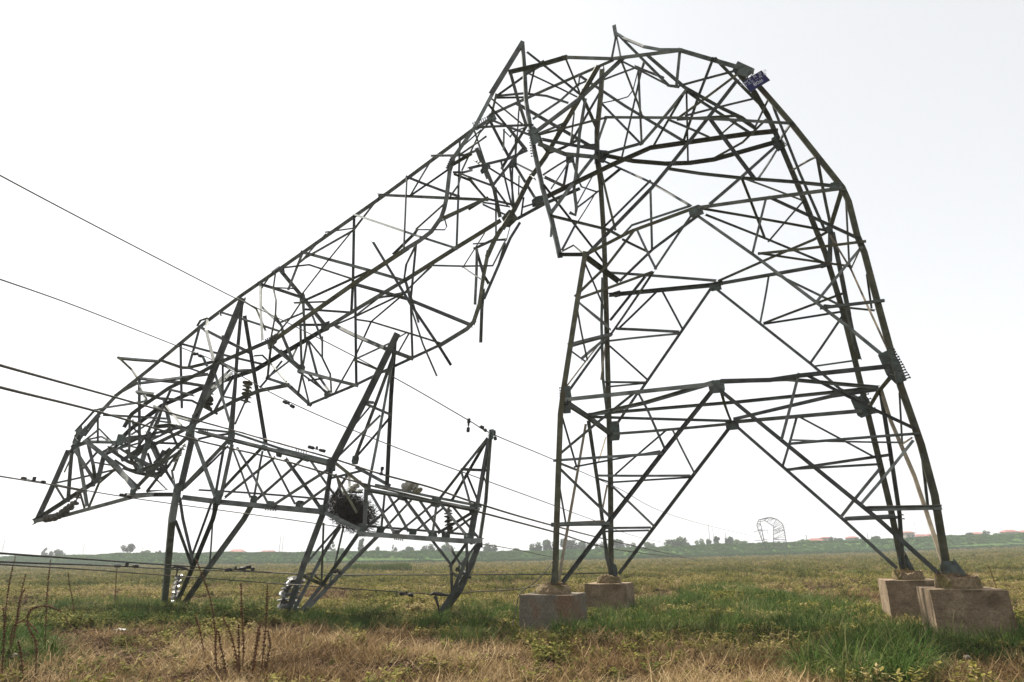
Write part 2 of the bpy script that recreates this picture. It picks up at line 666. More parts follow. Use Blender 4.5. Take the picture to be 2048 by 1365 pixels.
P 4 435,410 460,370 520,352 530,400 500,460
D 5 280,580 290,1150
D 5 275,578 1040,770
P 5 90,730 290,800 350,800 600,740
P 4 -270,720 80,745
D 4 350,800 520,860
D 5 -75,940 300,890 520,860
D 5 -80,900 330,940 580,980
D 5 200,1000 400,1050
D 5 110,1080 380,1100 600,1215
D 5 180,1020 40,1340
D 4 130,1130 300,1350
D 4 120,1090 180,1340
V 5 480,700 512,770
D 4 40,1150 250,1250 420,1300
D 5 590,850 720,1280
V 8 640,765 780,830 930,830
D 5 590,1190 760,870
D 5 660,1030 640,900 720,830
D 4 660,1060 770,1080
D 4 780,1300 865,1110
D 5 400,1230 560,1020 740,850
D 4 0,1040 100,1080
D 5 700,850 450,1120
@0,560,4.55
D 4 1080,710 1440,740
P 3.5 1085,712 1200,820 1255,900
D 5 1060,1045 1250,940 1330,1090
D 5 1268,900 1270,1500
D 5 960,1230 1300,1248 1500,1260
D 4 860,1190 960,1165 1250,1120 1330,1105
D 4 860,1190 700,1365
D 4 900,1250 780,1410
D 5 1250,1020 1400,1040
D 5 1255,1030 1500,1090
D 4 1180,1290 1175,1600
D 4 1400,1280 1540,1300
D 4 1380,1290 1210,1400
@0,800,4.55
D 4 890,180 890,380
D 4 800,350 900,268 1010,380
D 4 800,362 930,338 1010,385
V 7 790,380 1050,385 1190,350
V 9 790,385 1060,600 1220,810
V 5 1100,650 1260,800
V 5 940,510 1120,700
D 6 800,390 850,600 865,720
D 6 690,470 860,735
V 9 940,530 890,735
D 4 500,760 1030,640
D 3.5 510,790 590,920
P 4 500,775 780,830
P 4 725,830 770,990
P 4 1040,640 900,760 808,980
P 4 1030,650 880,740
D 4 880,480 760,620
D 3 855,670 860,570 1030,600
V 6 650,510 620,910
V 7 710,450 790,945
P 3 645,530 590,650
D 5 960,500 1300,330 1650,250
D 7 1260,780 1560,470 1720,330
V 6 1350,820 1450,690
D 5 1460,560 1600,790
D 4 1565,650 1590,790
D 3.5 1400,700 1520,820 1350,832
V 12 1330,330 1400,430 1460,560
V 9 1330,430 1270,650
V 6 1130,620 1240,660 1380,690 1500,650
V 10 1050,400 1200,350 1350,340
V 6 1250,500 1380,380
V 7 1200,520 1450,640
V 6 1180,500 1330,400 1400,300
D 5 1100,450 1300,580 1400,660
V 8 1300,640 1500,560
V 7 1480,480 1400,640
V 5 1350,500 1390,640
V 4 930,490 1100,440 1250,400
V 6 980,440 1160,560 1260,600
V 5 1650,450 1580,630
V 5 1640,460 1500,640
D 5 1390,440 1480,660
V 9 1430,240 1550,230 1690,260
D 4 1390,360 1620,250
D 4 1380,390 1640,400
V 6 1510,50 1550,230
D 5 1440,100 1330,330
D 5 1400,330 1470,90
D 5 1540,250 1620,430
V 7 1500,540 1740,300
V 6 1160,470 1260,660
@300,800,4.55
# ---- fallen crossarm
C 9 440,285,0 1000,425,0 1600,575,0
C 5 430,265,.9 750,300,1 1200,450,1 1640,560,1
C 4 450,355,.5 560,330,.8 720,310,1
D 5 250,240,0 350,290,0
C 11 300,885,0 620,925,0 1080,970,0 1560,1015,0
C 4 450,820,1 1600,905,1
C 8 -200,870,.2 0,860,0 230,860,0
@600,860,4.55
P 7 340,320,0 600,530,0
V 7 515,345,1 800,500,1
C 10 620,545,0 1240,655,0 1600,725,0
C 5 700,505,1 1200,610,1 1640,695,1
C 8 250,770,0 530,905,0
C 10 560,950,0 870,970,0 1200,995,0 1500,1015,0 1640,1010,0
C 4 640,880,1 1600,960,1
W 5 390,560,.5 510,740,.2
P 5 330,420,0 510,745,0
@300,800,4.55
W 11 380,370,0 280,800,0
W 8 415,380,0 590,870,0
W 8 690,390,0 300,800,0
W 4 700,430,.8 320,800,.6
W 5 670,450,.5 600,840,.5
W 8 742,430,0 652,850,0
W 6 1000,455,0 670,805,0
W 6 1120,535,0 690,880,0
W 4 755,450,1 910,880,1
W 5 800,450,0 1070,940,0
W 4 1022,480,1 948,880,1
W 4.5 1070,460,1 1315,940,1
W 6 1240,545,0 1550,985,0
W 6 1380,545,0 980,900,0
W 6.5 1595,655,0 1140,950,0
W 5 1465,560,.8 1680,870,.8
W 6 1610,795,0 1390,955,0
W 10 1645,640,0 1590,985,0
@600,860,4.55
W 9 600,600,0 588,880,0
W 6 650,590,0 845,920,0
W 6 800,590,1 980,915,1
W 5 885,640,0 600,900,0
W 5 1005,650,1 765,905,1
W 6 960,640,0 1175,930,0
W 5 1100,660,1 1270,915,1
W 5 1195,690,0 905,930,0
W 4.5 1295,720,1 1050,925,1
W 5 1240,700,0 1210,920,0
W 6 1290,690,0 1515,960,0
W 5 1400,710,1 1615,970,1
W 5 1540,770,0 1265,935,0
W 4.5 1605,770,1 1355,945,1
W 5 770,590,.5 742,880,.5
W 7 1580,740,0 1540,975,0
W 6 420,430,.8 280,650,.8
W 5 340,440,.6 375,600,.6
W 5 290,440,.7 540,380,.9
V 6 450,420,.7 455,560,.5 570,560,.3
# right earth wire peak
L 8 1735,40,.3 1690,650,.5 1640,970,.5 1620,1060,.5
K 6 1700,80,.3 1465,375,0 1285,605,0
K 6 1690,110,.3 1520,400,.7 1385,635,1
K 5 1710,100,.3 1600,720,0
K 5 1480,358,0 1720,368,.5
K 5 1468,378,0 1555,690,0
K 4 1520,410,.7 1640,700,1
K 3 1660,390,.3 1690,480,.4 1700,620,.5
K 6 1735,60,.3 1640,560,.5 1560,1020,.2
# tall twin peaks of the crossarm
@0,0,1
L 14 483,602,.2 432,729,.1 380,864,0
K 7 484,604,.2 474,714,.3 464,870,.3
K 5 480,637,.2 470,760,.4 459,862,.4
K 8 490,636,.6 508,745,.8 531,884,1
L 14 791,675,.2 732,796,.1 664,928,0
K 7 787,712,.3 750,812,.5 711,915,.8
K 6 785,720,.3 765,830,.2 737,972,0
K 9 789,690,.3 782,796,.6 774,970,1
K 5 730,804,.1 746,806,.5
K 6 729,808,.1 780,830,.6
K 4 741,813,.5 694,868,.1
K 5 758,834,.4 678,912,.1
K 5 778,838,.6 714,913,.8
# ---- props under the crossarm
V 12 352,993,0 344,1040,0 328,1214,g
K 5 352,1045,0 383,1130,.5
K 6 360,1000,.5 366,1040,.5 386,1124,.5
K 5 423,1005,.5 384,1112,.5
V 9 433,1008,0 425,1040,.1 390,1124,.3 350,1214,g
K 3.5 427,1010,.5 419,1134,.5
V 10 501,1015,1 487,1040,1 412,1143,.8 362,1218,g
V 13 648,1022,0 641,1040,0 608,1128,0 570,1241,g
K 5 678,1053,.5 614,1126,.2
V 7 678,1057,.6 647,1108,.5 578,1240,g
K 4 647,1050,.1 643,1163,.6
K 4 687,1055,.8 669,1132,.8 660,1162,.7
K 8 716,1070,0 700,1093,.1 645,1170,.5 588,1241,g
V 9 756,1072,1 700,1128,.8 660,1170,.6 592,1241,g
P 5 606,1152,.1 656,1175,.6
P 4 606,1150,.1 625,1147,.4 655,1172,.6
K 6 866,1084,0 902,1130,0 904,1182,0
K 6 893,1085,.6 921,1129,.4 934,1150,.3
K 6 932,1088,0 901,1132,0
K 5 950,1093,.5 914,1140,.4
K 6 933,1080,0 935,1152,.1
V 11 957,1092,.5 930,1159,.4 919,1181,.3 880,1236,g
V 8 937,1110,0 906,1184,0
K 5 914,1139,.1 938,1155,.2
K 5 903,1146,0 920,1155,.1
V 9 912,1176,.1 884,1218,.1
K 7 930,1150,.2 912,1180,.2
P 1.5 954,1112,.5 943,1150,.4 918,1175,.3
# ---- left tip of the crossarm
V 10 68,1044,.1 75,1038,.1 100,985,.1 136,903,.2
C 8 72,1040,.1 187,966,.2
P 3 84,1030,.1 140,992,.2
C 8 75,1042,.1 132,1031,.2 272,993,.1 308,990,0
@0,800,4.55
V 6 1000,470 1120,380 1300,350
V 5 1060,560 1180,640 1260,640
V 7 1130,540 1310,430
V 6 1290,620 1460,690 1530,600
V 5 1230,580 1260,420 1330,330
V 6 1420,560 1540,450
V 5 1480,660 1530,540 1640,470
V 5 1330,640 1350,690 1440,690
V 4 920,480 1000,440 1060,430
V 5 1350,340 1450,330 1560,240
V 4 1090,330 1160,420 1250,440
V 4 1200,180 1230,270 1290,330
V 5 1340,690 1390,610 1480,600
V 5 1220,480 1290,640
V 4 1000,420 1030,480 1080,470
@0,0,1
V 10 170,860,.4 158,876,.3 145,902,.2
V 7 176,884,.3 150,893,.2
D 4 154,866,.35 147,884,.3
'''
# ------------------------------------------------------------------ terrain
def smooth_np(a, b, x):
    t = np.clip((x - a) / (b - a), 0, 1)
    return t * t * (3 - 2 * t)
_ph = np.random.default_rng(11).uniform(0, 6.28, (14, 2))
_dr = np.random.default_rng(12).uniform(0, 6.28, 14)
_fr = np.geomspace(.25, 5.0, 14)
def lumps(X, Y):
    z = 0
    for i in range(14):
        k = _fr[i]
        z = z + .035 / (1 + k * .6) * np.sin(k * (X * math.cos(_dr[i]) + Y * math.sin(_dr[i])) + _ph[i, 0]) * np.sin(.7 * k * (-X * math.sin(_dr[i]) + Y * math.cos(_dr[i])) + _ph[i, 1])
    return z
def vn(X, Y, size, seed):
    """smooth value noise, 0..1, features about `size` metres"""
    T = np.random.default_rng(seed).random((256, 256))
    x, y = np.asarray(X, float) / size + 1000.3, np.asarray(Y, float) / size + 1000.7
    i, j = np.floor(x).astype(int), np.floor(y).astype(int)
    f, g = x - i, y - j
    f, g = f * f * (3 - 2 * f), g * g * (3 - 2 * g)
    a, b = T[i % 256, j % 256], T[(i + 1) % 256, j % 256]
    c, d = T[i % 256, (j + 1) % 256], T[(i + 1) % 256, (j + 1) % 256]
    return a * (1 - f) * (1 - g) + b * f * (1 - g) + c * (1 - f) * g + d * f * g
def terrain(X, Y):
    X, Y = np.asarray(X, float), np.asarray(Y, float)
    u = np.clip(X / np.maximum(Y, 1.0), -1.2, 1.2)
    zf = np.interp(u, [-1.2, -.83, -.4, 0, .3, .55, .83, 1.2], [.3, .0, -.5, -.7, .1, 1.0, 2.6, 3.6])
    zt = np.interp(u, [-1.2, -.83, -.78, -.6, -.2, 0, .25, .5, .7, .83, 1.2], [1.9, 2.0, 2.7, 3.4, 3.0, 2.3, 3.7, 5.1, 6.3, 7.0, 7.4])
    base = zf * np.clip((Y - 45) / 195, 0, 1)
    foot = 236 + 5 * np.sin(X * .021) + 3 * np.sin(X * .06 + 1)
    up = smooth_np(foot, foot + 24, Y)
    z = base + (zt - zf) * up
    # a low shelf for the scrub row at the foot of the bank
    z = z + .3 * smooth_np(foot - 4, foot, Y) * (1 - smooth_np(foot + 5, foot + 9, Y))
    rough = .25 * (np.sin(X * .11 + 1.3 * np.sin(Y * .09)) * np.sin(Y * .23 + X * .05) + .6 * np.sin(X * .31 + Y * .17))
    z = z + rough * up
    z = z - (z - 1.0) * smooth_np(285, 340, Y)
    n = lumps(X, Y) * np.where(Y < 60, 1, 1.5) * (1 - smooth_np(235, 245, Y))
    return np.where(Y < 1, n, z + n) - .1
def axis(lo, hi, fine, n):
    # dense near zero, coarse far
    t = np.linspace(-1, 1, n)
    k = 6.2
    v = np.sinh(k * t) / np.sinh(k)
    return np.where(v < 0, v * -lo, v * hi)
xs = axis(-2500, 2500, 1, 361)
ys = np.unique(np.concatenate([-np.geomspace(4, 2500, 30), np.linspace(-3.5, 8, 16), np.linspace(8, 30, 110), np.linspace(30, 100, 80), np.linspace(100, 222, 30), np.linspace(223, 300, 64), np.linspace(305, 400, 12), np.geomspace(420, 2500, 20)]))
XX, YY = np.meshgrid(xs, ys)
ZZ = terrain(XX, YY)
nx, ny = len(xs), len(ys)
me = bpy.data.meshes.new('ground')
me.vertices.add(nx * ny)
me.vertices.foreach_set('co', np.stack([XX, YY, ZZ], -1).astype('f4').ravel())
ii = (np.arange(ny - 1)[:, None] * nx + np.arange(nx - 1)[None]).ravel()
quads = np.stack([ii, ii + 1, ii + nx + 1, ii + nx], -1)
me.loops.add(quads.size)
me.loops.foreach_set('vertex_index', quads.ravel().astype('i4'))
me.polygons.add(len(quads))
me.polygons.foreach_set('loop_start', np.arange(0, quads.size, 4, dtype='i4'))
me.polygons.foreach_set('loop_total', np.full(len(quads), 4, dtype='i4'))
me.polygons.foreach_set('use_smooth', np.ones(len(quads), dtype=bool))
me.update(calc_edges=True)
def px_of(X, Y, Z=0.0):
    X, Y = np.asarray(X, float), np.asarray(Y, float)
    Zc = np.asarray(Z, float) - CAM_H
    f = Y * _cP + Zc * _sP
    f = np.where(f > .5, f, np.nan)
    up = -Y * _sP + Zc * _cP
    uu, vv = X / f * FPX, up / f * FPX
    return 1024 + _cR * uu + _sR * vv, 682.5 - (-_sR * uu + _cR * vv)
def patch(X, Y, blobs, soft=.35):
    """how far a place lies inside any of the listed patches; each is given by where its middle and edges are seen from the road"""
    px, py = px_of(X, Y)
    wob = .25 * np.sin(X * 1.7 + 2 * np.sin(Y * 1.1)) + .2 * np.sin(Y * 2.3 + X * .7)
    out = np.zeros(np.shape(X))
    for cx, cy, rx, ry in blobs:
        d = np.sqrt(((px - cx) / rx) ** 2 + ((py - cy) / ry) ** 2) + wob * .5
        out = np.maximum(out, np.nan_to_num(np.clip((1 + soft - d) / soft, 0, 1)))
    return out
LUSH = [(1500, 1240, 230, 38), (1660, 1255, 110, 34), (1340, 1235, 130, 30), (1210, 1240, 80, 26), (950, 1243, 90, 26), (430, 1228, 170, 20), (215, 1226, 110, 20), (700, 1240, 110, 18),
        (1935, 1288, 120, 26), (1395, 1195, 26, 22), (1470, 1180, 36, 24), (1740, 1335, 120, 30), (40, 1300, 60, 26)]
SOIL = [(1680, 1204, 120, 14), (1590, 1185, 70, 10), (345, 1217, 36, 4), (600, 1243, 60, 5), (690, 1246, 60, 6), (885, 1238, 24, 4), (430, 1320, 330, 38), (160, 1335, 260, 40), (1880, 1320, 150, 14), (230, 1275, 120, 14), (1300, 1200, 90, 12), (1245, 1215, 60, 8), (1960, 1215, 90, 14), (640, 1190, 60, 8)]
STRAW = [(820, 1325, 300, 50), (1150, 1325, 260, 36), (1480, 1345, 220, 30), (1250, 1262, 70, 12), (1960, 1345, 120, 24), (650, 1270, 120, 16)]
cov = np.zeros((nx * ny, 4), 'f4')
X_, Y_ = XX.ravel(), YY.ravel()
cov[:, 0] = np.maximum(patch(X_, Y_, LUSH), 0)
cov[:, 1] = np.maximum(patch(X_, Y_, SOIL), .85 * patch(X_, Y_, STRAW))
cov[:, 2] = smooth_np(232, 240, Y_)
cov[:, 3] = 1
ca = me.color_attributes.new('cover', 'FLOAT_COLOR', 'POINT')
ca.data.foreach_set('color', cov.ravel())
ground = link(bpy.data.objects.new('ground', me))
ground['kind'] = 'structure'

def ground_material():
    m, n, l, b = principled('field_ground')
    geo = n.new('ShaderNodeNewGeometry')
    at_ = n.new('ShaderNodeAttribute')
    at_.attribute_name = 'cover'
    sep = n.new('ShaderNodeSeparateColor')
    l.new(at_.outputs['Color'], sep.inputs[0])
    def noise(scale, detail=8, rough=.65):
        q = n.new('ShaderNodeTexNoise')
        q.inputs['Scale'].default_value = scale
        q.inputs['Detail'].default_value = detail
        q.inputs['Roughness'].default_value = rough
        l.new(geo.outputs['Position'], q.inputs['Vector'])
        return q.outputs['Fac']
    def ramp(f, stops):
        r = n.new('ShaderNodeValToRGB')
        while len(r.color_ramp.elements) < len(stops): r.color_ramp.elements.new(.5)
        for e, (p, c) in zip(r.color_ramp.elements, stops):
            e.position = p
            e.color = (*c, 1)
        l.new(f, r.inputs[0])
        return r.outputs[0]
    def mix(f, a, c):
        q = n.new('ShaderNodeMixRGB')
        l.new(f, q.inputs[0])
        l.new(a, q.inputs[1])
        l.new(c, q.inputs[2])
        return q.outputs[0]
    fine = noise(9)
    big = noise(.13, 6)
    field = ramp(fine, [(.3, (0.022, 0.016, 0.008)), (.5, (0.052, 0.040, 0.018)), (.7, (0.100, 0.076, 0.036))])
    green = ramp(fine, [(.3, (0.014, 0.021, 0.005)), (.55, (0.044, 0.054, 0.013)), (.75, (0.088, 0.092, 0.028))])
    bigr = ramp(big, [(.42, (0, 0, 0)), (.58, (1, 1, 1))])
    base = mix(bigr, field, green)
    soil = ramp(noise(5), [(.3, (0.022, 0.013, 0.007)), (.55, (0.060, 0.034, 0.019)), (.75, (0.120, 0.080, 0.048))])
    base = mix(sep.outputs[1], base, soil)
    lush = ramp(fine, [(.3, (0.010, 0.016, 0.004)), (.7, (0.028, 0.040, 0.010))])  # darker ground colour stands in for shade in the gaps between blades
    base = mix(sep.outputs[0], base, lush)
    bank = ramp(noise(.35, 10, .7), [(.3, (0.028, 0.060, 0.013)), (.52, (0.056, 0.104, 0.026)), (.72, (0.088, 0.136, 0.040))])
    base = mix(sep.outputs[2], base, bank)
    l.new(base, b.inputs['Base Color'])
    b.inputs['Roughness'].default_value = .95
    b.inputs['Specular IOR Level'].default_value = .0
    bp = n.new('ShaderNodeBump')
    bp.inputs['Strength'].default_value = .9
    bp.inputs['Distance'].default_value = .06
    l.new(noise(14, 10, .7), bp.inputs['Height'])
    l.new(bp.outputs[0], b.inputs['Normal'])
    return m
me.materials.append(ground_material())

# ------------------------------------------------------------------ concrete footings
CONC = noisy('soil_stained_concrete', (.15, .108, .066), (.225, .168, .108), 3.5, .9, 0, (.105, .074, .044), 2.2, .52, bump=.5)
CONC_G = noisy('grey_concrete', (0.119, 0.102, 0.076), (0.170, 0.149, 0.115), 3.5, .9, 0, (0.145, 0.089, 0.055), 1.6, .5, bump=.5)
CONC_T = noisy('crumbled_mortar', (0.145, 0.102, 0.060), (0.212, 0.162, 0.098), 9, .95, 0, (0.119, 0.098, 0.038), 4, .52, bump=.9)
def board_marks(m):
    # lines left by the shuttering boards, and pores
    n, l = m.node_tree.nodes, m.node_tree.links
    b = n['Principled BSDF']
    g = n.new('ShaderNodeNewGeometry')
    w = n.new('ShaderNodeTexWave')
    w.bands_direction = 'Z'
    w.inputs['Scale'].default_value = 1.9
    w.inputs['Distortion'].default_value = .6
    w.inputs['Detail'].default_value = 3
    l.new(g.outputs['Position'], w.inputs['Vector'])
    r = n.new('ShaderNodeValToRGB')
    r.color_ramp.elements[0].position = .0
    r.color_ramp.elements[1].position = .14
    l.new(w.outputs['Fac'], r.inputs[0])
    v = n.new('ShaderNodeTexVoronoi')
    v.inputs['Scale'].default_value = 16
    l.new(g.outputs['Position'], v.inputs['Vector'])
    r2 = n.new('ShaderNodeValToRGB')
    r2.color_ramp.elements[0].position = .08
    r2.color_ramp.elements[1].position = .16
    l.new(v.outputs['Distance'], r2.inputs[0])
    mu = n.new('ShaderNodeMath')
    mu.operation = 'MULTIPLY'
    l.new(r.outputs[0], mu.inputs[0])
    l.new(r2.outputs[0], mu.inputs[1])
    b2 = n.new('ShaderNodeBump')
    b2.inputs['Strength'].default_value = .12
    b2.inputs['Distance'].default_value = .02
    l.new(mu.outputs[0], b2.inputs['Height'])
    old = b.inputs['Normal'].links[0].from_socket
    l.new(old, b2.inputs['Normal'])
    l.new(b2.outputs[0], b.inputs['Normal'])
    nz = n.new('ShaderNodeTexNoise')
    nz.inputs['Scale'].default_value = 26
    nz.inputs['Detail'].default_value = 8
    l.new(g.outputs['Position'], nz.inputs['Vector'])
    mr = n.new('ShaderNodeMapRange')
    mr.inputs['From Min'].default_value = .3
    mr.inputs['From Max'].default_value = .7
    mr.inputs['To Min'].default_value = .62
    mr.inputs['To Max'].default_value = 1.25
    l.new(nz.outputs['Fac'], mr.inputs['Value'])
    sc = n.new('ShaderNodeVectorMath')
    sc.operation = 'SCALE'
    l.new(b.inputs['Base Color'].links[0].from_socket, sc.inputs[0])
    l.new(mr.outputs[0], sc.inputs['Scale'])
    l.new(sc.outputs[0], b.inputs['Base Color'])
board_marks(CONC); board_marks(CONC_G); board_marks(CONC_T)
def concrete_block(label, foot, size, ztop, mat, collar):
    x, y, t = foot
    p = slab(x, y, t)
    ex = Vector((1, -.38, 0)).normalized()
    ey = Vector((.38, 1, 0)).normalized()
    root = thing('concrete_footing', label, 'footing', 'concrete footings of the pylon', (p.x, p.y, 0))
    bm = bmesh.new()
    r = random.Random(int(x))
    N = 7
    rows = [(-.35, 1.03), (.0, 1.025), (ztop * .35, 1.015), (ztop * .7, 1.007), (ztop - .015, 1.0), (ztop, .99)]
    rings = []
    for z, k in rows:
        ring = []
        for a, b in [(-1, -1), (-.33, -1), (.33, -1), (1, -1), (1, -.33), (1, .33), (1, 1), (.33, 1), (-.33, 1), (-1, 1), (-1, .33), (-1, -.33)]:
            q = ex * a * size * .5 * k + ey * b * size * .5 * k + Vector((r.uniform(-.008, .008), r.uniform(-.008, .008), z + r.uniform(-.006, .006)))
            ring.append(bm.verts.new(q))
        rings.append(ring)
    for A, B in zip(rings, rings[1:]):
        for i in range(12):
            bm.faces.new((A[i], A[(i + 1) % 12], B[(i + 1) % 12], B[i]))
    bm.faces.new(rings[-1])
    me = bpy.data.meshes.new('block')
    bm.to_mesh(me); bm.free()
    me.materials.append(mat)
    link(bpy.data.objects.new('block', me), root)
    # rough mortar collar round the leg
    w, h, off, cone = collar
    vs, fs = [], []
    n = 36
    prof = [(w * 1.02, 0), (w * 1.03, h * .3), (w * (1.0 - cone * .3), h * .7), (w * (.97 - cone), h), (w * (.75 - cone), h * 1.04), (w * .3, h * 1.06), (0.001, h * 1.06)]
    for j, (rr, z) in enumerate(prof):
        for i in range(n):
            a = 2 * math.pi * i / n
            q = 1 + .05 * math.sin(3 * a + x) + .03 * math.sin(7 * a + 1) + r.uniform(-.025, .025)
            vs.append((rr * q * math.cos(a) + off[0], rr * q * math.sin(a) * .95 + off[1], ztop + z * (1 + .18 * math.sin(2 * a + x)) + (r.uniform(-.03, .035) if j > 2 else 0) - .004))
    for j in range(len(prof) - 1):
        for i in range(n):
            fs.append((j * n + i, j * n + (i + 1) % n, (j + 1) * n + (i + 1) % n, (j + 1) * n + i))
    mesh_obj('mortar_collar', vs, fs, CONC_T, root)
    return root
concrete_block('nearest footing at the right edge, brown with a mossy torn mortar ring on top', (1912, 1152, 0), 1.27, .86, CONC, (.40, .21, (0, 0), .02))
concrete_block('brown footing half hidden behind the nearest right one', (1812, 1138, 1), 1.25, .87, CONC, (.36, .18, (0, 0), .02))
concrete_block('grey footing under the left near leg with crumbling mortar and a bent wire', (1106, 1168, 0), 1.30, .68, CONC_G, (.42, .2, (.0, 0), .14))
concrete_block('brown footing behind and right of the grey one with a neat round collar', (1218, 1152, 1), 1.28, .72, CONC, (.37, .20, (0, 0), .0))

def seg_near(p, a, b):
    dx, dy = b[0] - a[0], b[1] - a[1]
    L = dx * dx + dy * dy
    s = 0 if L == 0 else max(0, min(1, ((p[0] - a[0]) * dx + (p[1] - a[1]) * dy) / L))
    return math.hypot(p[0] - a[0] - s * dx, p[1] - a[1] - s * dy), s
def parse(txt):
    bars = []
    ox = oy = 0.0
    sc = 1.0
    for ln in txt.splitlines():
        ln = ln.strip()
        if not ln or ln[0] == '#': continue
        if ln[0] == '@':
            ox, oy, sc = map(float, ln[1:].split(','))
            continue
        w = ln.split()
        pts = []
        for q in w[2:]:
            c = q.split(',')
            t = None if len(c) < 3 else ('g' if c[2] == 'g' else float(c[2]))
            pts.append([ox + float(c[0]) / sc, oy + float(c[1]) / sc, t])
        bars.append([w[0], float(w[1]), pts])
    anchors = []
    for k, w, pts in bars:
        if k in 'LC' and all(p[2] is not None for p in pts):
            for a, b in zip(pts, pts[1:]):
                ta = .3 if a[2] == 'g' else a[2]
                tb = .3 if b[2] == 'g' else b[2]
                anchors.append((a, b, ta, tb, w))
    rnd = random.Random(3)
    for k, w, pts in bars:
        miss = [p for p in pts if p[2] is None]
        if not miss: continue
        for p in pts:
            if p[2] is not None: continue
            best = None
            for a, b, ta, tb, aw in anchors:
                d, s = seg_near(p, a, b)
                if d < 9 + aw / 2 and (best is None or d < best[0]):
                    best = (d, ta + (tb - ta) * s)
            p[2] = ('x', best[1]) if best else None
        known = [i for i, p in enumerate(pts) if p[2] is not None]
        for i, p in enumerate(pts):
            if p[2] is None:
                lo = [j for j in known if j < i]
                hi = [j for j in known if j > i]
                val = lambda j: pts[j][2][1] if isinstance(pts[j][2], tuple) else pts[j][2]
                if lo and hi:
                    f = (i - lo[-1]) / (hi[0] - lo[-1])
                    p.append(val(lo[-1]) * (1 - f) + val(hi[0]) * f)
                elif lo or hi:
                    p.append(min(1, max(0, val((lo[-1:] or hi[:1])[0]) + rnd.uniform(-.2, .2))))
                else:
                    p.append(rnd.uniform(.25, .75))
        for p in pts:
            if p[2] is None: p[2] = p[3]
            elif isinstance(p[2], tuple): p[2] = p[2][1]
    return bars
BARS = parse(DATA)

def P3(x, y, t):
    return on_ground(x, y, -.12) if t == 'g' else slab(x, y, t)
def depth_of(p):
    return p.y * _cP + (p.z - CAM_H) * _sP
TOWER = thing('collapsed_lattice_tower', 'buckled grey steel lattice pylon folded over into an arch with its crossarm on the ground', 'pylon',
              loc=on_ground(1500, 1240))
TINV = Matrix.Translation(-TOWER.location)
def child(mb_or_obj, parent=TOWER):
    o = mb_or_obj
    o.parent = parent
    o.matrix_parent_inverse = Matrix.Identity(4)
    off = Vector((0, 0, 0))
    q = parent
    while q is not None:
        off += q.location
        q = q.parent
    o.location = -off
    return o
# one length of rolled angle: an L section swept along its (sometimes kinked) line
def angle_bar(name, pts, wpx, mat, seed, parent=TOWER):
    r = random.Random(seed)
    z = sum(depth_of(p) for p in pts) / len(pts)
    w = wpx * z / FPX * .93
    th = max(.007, w * .13)
    if w < .03: th = w * .3
    ext = min(.5 * w + 1.5 * z / FPX, .3 * (pts[1] - pts[0]).length)      # bars lap over each other at their bolts
    e0, e1 = (pts[0] - pts[1]).normalized() * ext, (pts[-1] - pts[-2]).normalized() * ext
    pts = [pts[0] + e0] + list(pts[1:-1]) + [pts[-1] + e1]
    rot = r.choice((0, 1, 2, 3)) * math.pi / 2 + r.uniform(-.22, .22)
    # a hand of slack: long thin bars are never dead straight after a collapse
    if len(pts) == 2 and (pts[1] - pts[0]).length > 1.5 and wpx < 8:
        d = pts[1] - pts[0]
        s = d.cross(Vector((r.uniform(-1, 1), r.uniform(-1, 1), r.uniform(-1, 1)))).normalized() * d.length * r.uniform(.002, .007)
        pts = [pts[0], pts[0] + d * .33 + s, pts[0] + d * .66 + s * .9, pts[1]]
    prof = [(-.5 * w, -.5 * w), (.5 * w, -.5 * w), (.5 * w, -.5 * w + th), (-.5 * w + th, -.5 * w + th), (-.5 * w + th, .5 * w), (-.5 * w, .5 * w)]
    c, s_ = math.cos(rot), math.sin(rot)
    prof = [(a * c - b * s_, a * s_ + b * c) for a, b in prof]
    # keep the visible outline centred on the line
    ca = (min(a for a, b in prof) + max(a for a, b in prof)) / 2
    prof = [(a - ca, b) for a, b in prof]
    vs, fs = [], []
    n = len(pts)
    for i, p in enumerate(pts):
        d = (pts[min(i + 1, n - 1)] - pts[max(i - 1, 0)]).normalized()
        view = (p - Vector((0, 0, CAM_H + 4))).normalized()
        u = d.cross(view)
        u = u.normalized() if u.length > 1e-4 else Vector((1, 0, 0))
        v = d.cross(u)
        for a, b in prof:
            vs.append(p + u * a + v * b)
    for i in range(n - 1):
        for k in range(6):
            a, b = i * 6 + k, i * 6 + (k + 1) % 6
            fs.append((a, b, b + 6, a + 6))
    fs.append((5, 4, 3, 0)); fs.append((3, 2, 1, 0))
    m = (n - 1) * 6
    fs.append((m, m + 3, m + 4, m + 5)); fs.append((m, m + 1, m + 2, m + 3))
    o = mesh_obj(name, vs, fs, mat)
    return child(o, parent)
KIND = {'L': ('main_leg', STEEL), 'C': ('chord', STEEL), 'D': ('diagonal_brace', STEEL), 'H': ('horizontal_strut', STEEL), 'P': ('twisted_strut', STEEL_OLIVE),
        'O': ('bent_brace', STEEL_OLIVE), 'T': ('side_brace', STEEL_TAN), 'V': ('heavy_brace', STEEL), 'X': ('loose_bar', STEEL), 'W': ('web_bar', STEEL), 'K': ('peak_bar', STEEL)}
for i, (k, w, pts) in enumerate(BARS):
    nm, mt = KIND[k]
    P = [P3(*p[:3]) for p in pts]
    if k in 'DPOV' and len(P) >= 4 and w < 6 and len(P) < 7:
        P = [q for q in P]
    if k == 'L' and w >= 10 and i < 12:
        mt = STEEL_OLIVE
    angle_bar(nm, P, w, mt, i, TOWER)
